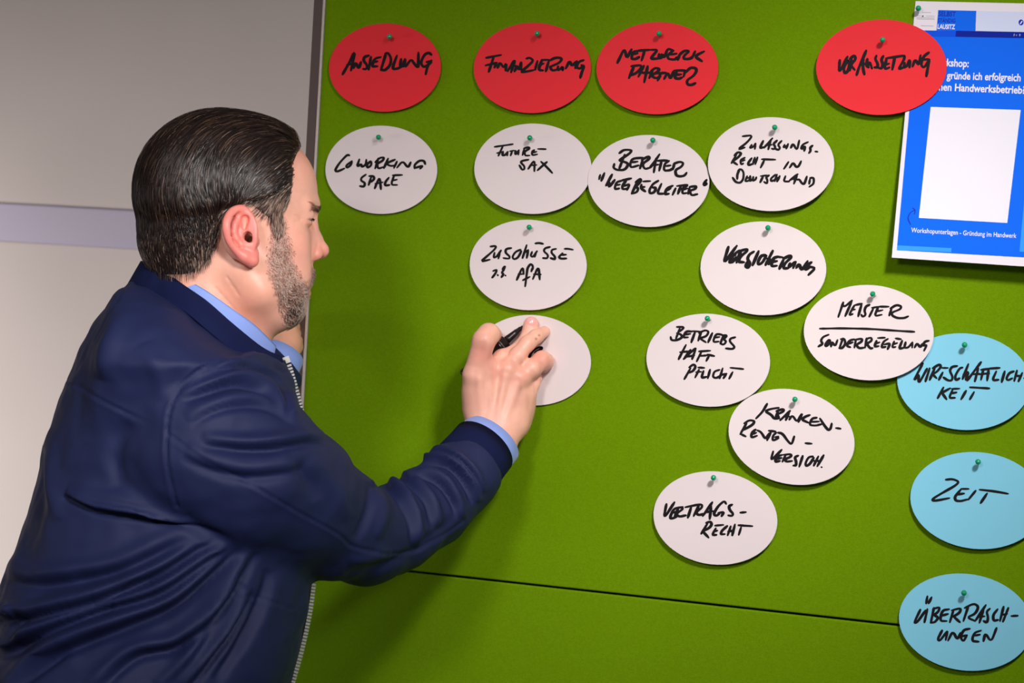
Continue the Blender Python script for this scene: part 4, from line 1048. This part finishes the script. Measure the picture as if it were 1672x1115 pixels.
# ------------------------------------------------------------------ marker pen in the right hand
M_pen = mat('pen_black_plastic', srgb(26, 18, 20), 0.28, spec=0.5)
M_pen2 = mat('pen_ring', srgb(90, 84, 84), 0.3)
pa = Q(758, 615, .2370); pb = Q(853, 533.5, .2480)
pdir = (pb-pa)/np.linalg.norm(pb-pa); PL = np.linalg.norm(pb-pa)
penw = to_world((pa+pb)/2)
pen = thing('marker_pen', 'black marker pen held in the right hand of the man', 'pen', penw)
def lathe(name, prof, m):
    T = pdir; A = np.cross(T, [0, 1, 0]); A /= np.linalg.norm(A); B = np.cross(A, T); V, Fc = [], []; n = 28
    for s, r in prof:
        for k in range(n):
            an = 2*math.pi*k/n; V.append(pa+T*s+A*r*math.cos(an)+B*r*math.sin(an))
    for i in range(len(prof)-1):
        for k in range(n): Fc.append((i*n+k, i*n+(k+1) % n, (i+1)*n+(k+1) % n, (i+1)*n+k))
    Fc.append(tuple(range(n))[::-1]); Fc.append(tuple((len(prof)-1)*n+k for k in range(n)))
    o = mesh_np(name, to_world(np.array(V)), Fc, m, pen, True, penw)
    return o
S1 = PL*.72
lathe('barrel', [(-.001, .0060), (0, .0080), (.002, .0088), (S1-.012, .0092), (S1-.0115, .0097), (S1-.0095, .0097), (S1-.009, .0091), (S1-.001, .0082), (S1, .0070), (S1+.0005, .0048)], M_pen)
lathe('ring', [(S1-.0086, .0090), (S1-.0083, .0094), (S1-.0074, .0094), (S1-.0071, .0090)], M_pen2)
lathe('grip_cone', [(S1, .0048), (S1+.004, .0046), (S1+.012, .0038), (PL-.008, .0034), (PL-.0078, .0029), (PL-.003, .0026), (PL-.002, .0018), (PL+.0005, .0016)], M_pen)
# ------------------------------------------------------------------ hair and beard
M_hair = mat('hair_dark_brown', srgb(44, 32, 27), 0.30, attr='Col', spec=0.45)
M_beard = mat('beard_grey', srgb(150, 125, 112), 0.5, attr='Col', spec=0.3)
HAIR_PX = [(490, 232), (484, 243), (475, 246), (471, 262), (475, 285), (473, 312), (466, 334), (458, 346), (460, 372), (452, 382), (444, 372), (437, 356), (424, 348), (410, 337),
           (396, 332), (380, 334), (369, 342), (361, 358), (357, 380), (350, 405), (340, 425), (326, 442), (300, 449), (270, 448), (240, 436), (215, 425), (195, 330), (230, 180), (370, 120), (480, 160)]
UPPER_PX = [(492, 236), (480, 252), (474, 262), (476, 280), (470, 300), (452, 314), (430, 322), (405, 327), (380, 331), (350, 337), (320, 341), (285, 345), (255, 352), (228, 362), (195, 352), (215, 180), (370, 120), (490, 160)]
def poly_uw(pp, v=-.055): return [tuple(hp(x, y, v)[[0, 2]]) for x, y in pp]
HAIR_P, UPPER_P = poly_uw(HAIR_PX), poly_uw(UPPER_PX)
def upper_hair(q):
    up = smin(ellipsoid(q, (-.008, 0, .0510), (.0925, .0800, .0855)), ellipsoid(q, (.040, 0, .0660), (.0540, .0620, .0520)), .03)
    return smin(up, ellipsoid(q, (-.040, 0, .036), (.0520, .0665, .0520)), .015)
def hair_sdf(q):
    """head axes"""
    sk = smin(head_core(q)[0]-.0026, ellipsoid(q, (-.040, 0, -.002), (.0570, .0600, .0520)), .01)
    up = upper_hair(q)
    x, z = q[:, 0], q[:, 2]
    sk = smax(sk, poly2d(x, z, HAIR_P), .003)
    up = smax(up, poly2d(x, z, UPPER_P), .006)
    return smin(sk, up, .004)
def hair_full(q):
    """the same shells without the hairline cut, for strands to ride on"""
    sk = smin(head_core(q)[0]-.0026, ellipsoid(q, (-.040, 0, -.002), (.0570, .0600, .0520)), .01)
    up = upper_hair(q)
    up = smax(up, poly2d(q[:, 0], q[:, 2], UPPER_P), .006)
    return smin(sk, up, .004)
GUIDE = [((484, 222), (-.75, -.65)), ((470, 205), (-.85, -.5)), ((430, 188), (-1, -.15)), ((450, 212), (-.9, .15)), ((470, 228), (-.9, .2)), ((430, 212), (-.9, .28)), ((400, 222), (-.8, .5)),
         ((382, 240), (-.55, .85)), ((368, 262), (-.22, 1)), ((360, 290), (.0, 1)), ((368, 312), (.25, .97)), ((385, 318), (.0, 1)), ((330, 215), (-.75, .65)), ((312, 245), (-.45, .9)), ((300, 285), (-.18, 1)),
         ((312, 318), (.3, .95)), ((335, 330), (.4, .9)), ((270, 240), (-.6, .8)), ((248, 285), (-.22, 1)), ((245, 325), (.1, 1)), ((350, 184), (-1, .15)), ((300, 196), (-.85, .5)), ((262, 225), (-.6, .8)),
         ((232, 280), (-.25, 1)), ((226, 330), (.05, 1)), ((440, 238), (-.72, .7)), ((415, 262), (-.6, .8)), ((405, 300), (-.35, .95)), ((450, 262), (-.85, .55)), ((432, 290), (-.85, .5)), ((460, 285), (-.9, .4)),
         ((465, 305), (-.85, .5)), ((445, 318), (-.85, .5)), ((420, 322), (-.80, .6)), ((455, 335), (-.45, .9)), ((452, 360), (-.1, 1)), ((405, 331), (-.85, .5)), ((375, 345), (-.75, .65)), ((355, 372), (-.35, .95)),
         ((340, 400), (-.05, 1)), ((300, 370), (.15, 1)), ((250, 370), (.0, 1)), ((240, 400), (-.1, 1)), ((300, 415), (.1, 1)), ((270, 430), (.1, 1)), ((330, 350), (.25, 1))]
GP = np.array([hp(x, y, -.06)[[0, 2]] for (x, y), _ in GUIDE])
GD = np.array([(dx, -dy) for _, (dx, dy) in GUIDE], float); GD /= np.linalg.norm(GD, axis=1, keepdims=True)
def flow(q):
    d2 = ((q[:, None, [0, 2]]-GP[None])**2).sum(2)
    w = 1/(d2+0.00004)**2
    f = (w[:, :, None]*GD[None]).sum(1)/w.sum(1)[:, None]
    n = vnoise(q*np.array([1, .6, 1]), 55, 11)-.5
    ang = n*0.30; c, s = np.cos(ang), np.sin(ang)
    f = np.stack([f[:, 0]*c-f[:, 1]*s, f[:, 0]*s+f[:, 1]*c], 1)
    D = np.stack([f[:, 0], np.zeros(len(f)), f[:, 1]], 1)
    # on top of the head the hair falls outwards to both sides
    top = np.clip((q[:, 2]-.085)/.045, 0, 1)*np.clip((.075-q[:, 0])/.05, 0, 1)
    D[:, 1] = np.sign(q[:, 1]+.012)*top*0.35
    return D
def strands(name, roots, sdf, dirf, length, nseg, width, lift, col, m, curl=0.0, twist=None):
    n = len(roots); P = roots.copy(); pts = [P.copy()]; nrm = []
    step = (length/nseg)[:, None]
    G = grad(sdf, P, .0015); nrm.append(G)
    Dp = None
    for i in range(nseg):
        D = dirf(P); D = D-(D*G).sum(1, keepdims=True)*G; D /= np.maximum(np.linalg.norm(D, axis=1, keepdims=True), 1e-6)
        if Dp is not None: D = D*.6+Dp*.4
        if twist is not None: D = D+np.cross(G, D)*twist[:, None]
        D /= np.maximum(np.linalg.norm(D, axis=1, keepdims=True), 1e-6)
        Dp = D; P = P+D*step
        t = (i+1)/nseg
        want = np.asarray(lift)*(math.sin(math.pi*min(1, t*.85+.1)))
        G = grad(sdf, P, .0015)
        dd = sdf(P.astype(f32)).astype(float)
        P = P-G*np.clip(dd-want, -.004, .004)[:, None]*(0.9 if curl == 0 else 0.5)
        pts.append(P.copy()); nrm.append(G)
    pts = np.stack(pts, 1); nrm = np.stack(nrm, 1); K = nseg+1
    T = np.gradient(pts, axis=1); T /= np.maximum(np.linalg.norm(T, axis=2, keepdims=True), 1e-9)
    B = np.cross(nrm, T); B /= np.maximum(np.linalg.norm(B, axis=2, keepdims=True), 1e-9)
    t = np.linspace(0, 1, K); prof = np.minimum(1, (1-t)*2.2+.12)*np.minimum(1, t*6+.45)
    wv = width[:, None, None]*prof[None, :, None]
    L = pts-B*wv; R = pts+B*wv; Cc = pts+nrm*wv*0.6
    V = np.stack([L, Cc, R], 2).reshape(-1, 3)       # n, K, 3
    base = (np.arange(n)*K*3)[:, None, None]; k = (np.arange(nseg)*3)[None, :, None]; j = np.arange(2)[None, None, :]
    a = base+k+j
    F = np.stack([a, a+1, a+4, a+3], -1).reshape(-1, 4)
    C = np.repeat(col, K*3, axis=0)
    return V, F, C
# cap
lo, hi = np.array([-.13, -.11, -.10]), np.array([.12, .11, .17])
Vc, Fc_ = field_mesh(hair_sdf, lo, hi, .0020)
Nc = grad(hair_sdf, Vc, .0015)
fl = flow(Vc); side = np.cross(Nc, fl)
# grooves that run with the locks
ph = vnoise(Vc*np.array([1, .4, 1]), 30, 21)
capc = np.tile(np.array(srgb(30, 21, 18)[:3]), (len(Vc), 1))
pxv = np.stack([Vc[:, 0], Vc[:, 2]], 1)
shrt = np.clip(poly2d(Vc[:, 0].astype(f32), Vc[:, 2].astype(f32), UPPER_P)/.012, 0, 1)
def grey_at(q):
    """0 dark .. 1 grey: the temples and the hair round the ear are grey"""
    g = 0
    for (x, y), r, a in (((448, 330), .020, .75), ((415, 328), .014, .60), ((452, 365), .016, 1.0), ((368, 362), .014, .50), ((380, 336), .012, .5), ((330, 425), .020, .35), ((245, 415), .02, .2)):
        c = hp(x, y, -.06); g = np.maximum(g, a*np.exp(-((q[:, 0]-c[0])**2+(q[:, 2]-c[2])**2)/r**2))
    return g
gc = grey_at(Vc)[:, None]*shrt[:, None]
capc = capc*(1-gc*.75)+np.array(srgb(150, 118, 104)[:3])*gc*.75
cap = big_mesh('hair', to_world(from_head(Vc)), Fc_, M_hair, person, True, PORG, capc)
# strands seeded over the cap
rng = np.random.default_rng(3)
A1 = Vc[Fc_[:, 1]]-Vc[Fc_[:, 0]]; A2 = Vc[Fc_[:, 3]]-Vc[Fc_[:, 0]]
ar = np.linalg.norm(np.cross(A1, A2), axis=1)
cenF = Vc[Fc_].mean(1); dep = hair_full(cenF.astype(f32)); ok = (np.abs(dep) < .0035)
near = np.where(cenF[:, 1] < .02, 1.0, .35)
pr = ar*ok*near; pr /= pr.sum()
NS = 15000
fi = rng.choice(len(Fc_), NS, p=pr); r1, r2 = rng.random((2, NS, 1))
roots = Vc[Fc_[fi, 0]]+A1[fi]*r1+A2[fi]*r2
up_ = poly2d(roots[:, 0].astype(f32), roots[:, 2].astype(f32), UPPER_P) < -.001
g = grey_at(roots)*(~up_)
ln = np.where(up_, rng.uniform(.022, .048, NS), rng.uniform(.006, .013, NS))
# do not run out over the ledge
cz = poly2d(roots[:, 0].astype(f32), roots[:, 2].astype(f32), UPPER_P)
ln = np.where(up_, np.minimum(ln, np.maximum(-cz*1.8+.006, .006)), ln)
lock = vnoise(roots*np.array([1, .5, 1]), 130, 31)
shade = rng.random(NS)
dark, mid, warm, lt = [np.array(srgb(*c)[:3]) for c in ((20, 12, 10), (44, 30, 26), (84, 62, 48), (128, 106, 90))]
col = np.where((shade < .55)[:, None], dark, np.where((shade < .90)[:, None], mid, np.where((shade < .985)[:, None], warm, lt)))
gr = (rng.random(NS) < g*.8)
col = np.where(gr[:, None], np.array(srgb(176, 148, 132)[:3])*rng.uniform(.5, 1.1, (NS, 1)), col)
NL = 1500
fl_ = rng.choice(len(Fc_), NL, p=(ar*ok*near*(poly2d(cenF[:, 0].astype(f32), cenF[:, 2].astype(f32), UPPER_P) < -.004))/((ar*ok*near*(poly2d(cenF[:, 0].astype(f32), cenF[:, 2].astype(f32), UPPER_P) < -.004)).sum()))
rl = cenF[fl_]; czl = poly2d(rl[:, 0].astype(f32), rl[:, 2].astype(f32), UPPER_P)
lnl = np.minimum(rng.uniform(.030, .060, NL), np.maximum(-czl*1.9+.010, .010))
cl = np.array(srgb(26, 18, 16)[:3])*rng.uniform(.6, 2.2, (NL, 1))
Vl, Fl, Cl = strands('l', rl, hair_full, flow, lnl, 14, rng.uniform(.0007, .0018, NL), rng.uniform(.0002, .0016, NL), cl, M_hair)
o = big_mesh('hair_locks', to_world(from_head(Vl)), Fl, M_hair, person, True, PORG, Cl); o['kind'] = 'stuff'
Vs, Fs, Cs = strands('s', roots, hair_full, flow, ln, 9, np.where(up_, rng.uniform(.00014, .00032, NS), rng.uniform(.00012, .00022, NS)), np.where(up_, rng.uniform(.0008, .0034, NS), .0016), col, M_hair)
o = big_mesh('hair_strands', to_world(from_head(Vs)), Fs, M_hair, person, True, PORG, Cs); o['kind'] = 'stuff'
# loose hairs at the nape and the front edge give the outline its softness
# ---- beard, moustache, stubble
qH = (Vb-HC) @ HA.T
okb = (np.linalg.norm(qH, axis=1) < .2)
sB = poly2d(qH[:, 0].astype(f32), qH[:, 2].astype(f32), BEARD_UW)
fm = Fb[(okb[Fb].all(1)) & (sB[Fb].mean(1) < .003) & (np.abs(qH[Fb][:, :, 1]).mean(1) > -.1) & (qH[Fb][:, :, 0].mean(1) > .02)]
# keep the lips free
lipm = (np.abs(qH[fm][:, :, 2].mean(1)+.0592) < .0075) & (np.abs(qH[fm][:, :, 1].mean(1)) < .022) & (qH[fm][:, :, 0].mean(1) > .074)
fm = fm[~lipm]
A0 = qH[fm[:, 0]]; A1 = qH[fm[:, 1]]-A0; A2 = qH[fm[:, 3]]-A0
ar = np.linalg.norm(np.cross(A1, A2), axis=1)
cenB = qH[fm].mean(1)
edge = np.clip((.003-poly2d(cenB[:, 0].astype(f32), cenB[:, 2].astype(f32), BEARD_UW))/.010, .05, 1)
pr = ar*edge*np.where(cenB[:, 1] < .03, 1, .5); pr /= pr.sum()
NB = 16000
fi = rng.choice(len(fm), NB, p=pr); r1, r2 = rng.random((2, NB, 1))
rt = A0[fi]+A1[fi]*r1+A2[fi]*r2
def beard_dir(q):
    # sideburn hairs point down, jaw hairs forward and down, moustache down
    f = np.zeros((len(q), 3)); t = np.clip((.0-q[:, 2])/.08, 0, 1)
    f[:, 0] = .15+.55*t; f[:, 2] = -1+.25*t
    a = (vnoise(q, 160, 41)-.5)*2.2; c, s = np.cos(a), np.sin(a)
    x, z = f[:, 0].copy(), f[:, 2].copy(); f[:, 0] = x*c-z*s; f[:, 2] = x*s+z*c
    return f
def darkness(q):
    g = 0
    for (x, y), r, a in (((478, 505), .014, .95), ((488, 520), .012, .75), ((468, 490), .012, .55), ((478, 478), .010, .5), ((460, 520), .010, .4), ((514, 442), .008, .6)):
        c = hp(x, y, -.04); g = np.maximum(g, a*np.exp(-((q[:, 0]-c[0])**2+(q[:, 2]-c[2])**2)/r**2))
    return g
dk = darkness(rt); rr = rng.random(NB)
wht, brn, drk = [np.array(srgb(*c)[:3]) for c in ((226, 204, 192), (150, 102, 82), (40, 25, 20))]
front = np.clip((rt[:, 0]-.068)/.01, 0, 1)*np.clip((-.06-rt[:, 2])/.01, 0, 1)
pw = .46*(1-dk*.8)+front*.40
col = np.where((rr < pw)[:, None], wht, np.where((rr < pw+(1-pw)*(1-dk))[:, None], brn, drk))*rng.uniform(.75, 1.1, (NB, 1))
lnb = rng.uniform(.0028, .0060, NB)*(0.75+.5*np.clip((-.03-rt[:, 2])/.05, 0, 1))*(.6+.4*edge[fi])
Vs, Fs, Cs = strands('b', rt, head_from_q := (lambda q: head_sdf(from_head(q).astype(f32))), beard_dir, lnb, 4, rng.uniform(.00007, .00014, NB), .0016, col, M_beard, curl=1.0, twist=rng.uniform(-.6, .6, NB))
o = big_mesh('beard', to_world(from_head(Vs)), Fs, M_beard, person, True, PORG, Cs); o['kind'] = 'stuff'
# ---- eyebrows
NE = 300
eb = []
for s in (-1, 1):
    t = rng.random(NE)**.8
    u = .0965-.019*t**1.4; v = s*(.006+.034*t); w = .0290+.004*np.sin(t*2.2)+rng.uniform(-.003, .003, NE)*(1-.5*t)
    eb.append(np.stack([u, v, w], 1))
eb = np.concatenate(eb)
hs = lambda q: head_sdf(from_head(q).astype(f32))
for _ in range(6): eb = eb-grad(hs, eb, .001)*hs(eb.astype(f32)).astype(float)[:, None]
ebd = lambda q: np.stack([-.5+0*q[:, 0], np.sign(q[:, 1])*.8, .15+0*q[:, 0]], 1)
Vs, Fs, Cs = strands('e', eb, hs, ebd, rng.uniform(.006, .010, len(eb)), 4, rng.uniform(.00012, .0002, len(eb)), .0012, (np.array(srgb(54, 34, 28)[:3])*(1-np.clip((np.abs(eb[:, 1:2])-.014)/.016, 0, 1))+np.array(srgb(176, 128, 108)[:3])*np.clip((np.abs(eb[:, 1:2])-.014)/.016, 0, 1))*rng.uniform(.7, 1.2, (len(eb), 1)), M_beard)
o = big_mesh('eyebrow', to_world(from_head(Vs)), Fs, M_beard, person, True, PORG, Cs); o['kind'] = 'stuff'

# ---- eyelashes along the half closed lid
NA_ = 70; la = []
for s in (-1, 1):
    e = np.array([EYE[0][0], s*abs(EYE[0][1]), EYE[0][2]])
    t = rng.uniform(-1, 1, NA_)
    la.append(e+np.stack([.0138*np.cos(t*.75-.25), s*.0138*np.sin(t*.75+.25), np.full(NA_, -.0020)-.0012*t*t], 1))
la = np.concatenate(la)
for _ in range(3): la = la-grad(hs, la, .001)*hs(la.astype(f32)).astype(float)[:, None]
ld = lambda q: np.stack([.7+0*q[:, 0], np.sign(q[:, 1])*.35, -.75+0*q[:, 0]], 1)
Vs, Fs, Cs = strands('a', la, hs, ld, rng.uniform(.0035, .0055, len(la)), 4, rng.uniform(.00012, .0002, len(la)), .0010, np.array(srgb(40, 24, 20)[:3])*np.ones((len(la), 1)), M_beard, curl=1.0)
o = big_mesh('eyelashes', to_world(from_head(Vs)), Fs, M_beard, person, True, PORG, Cs); o['kind'] = 'stuff'
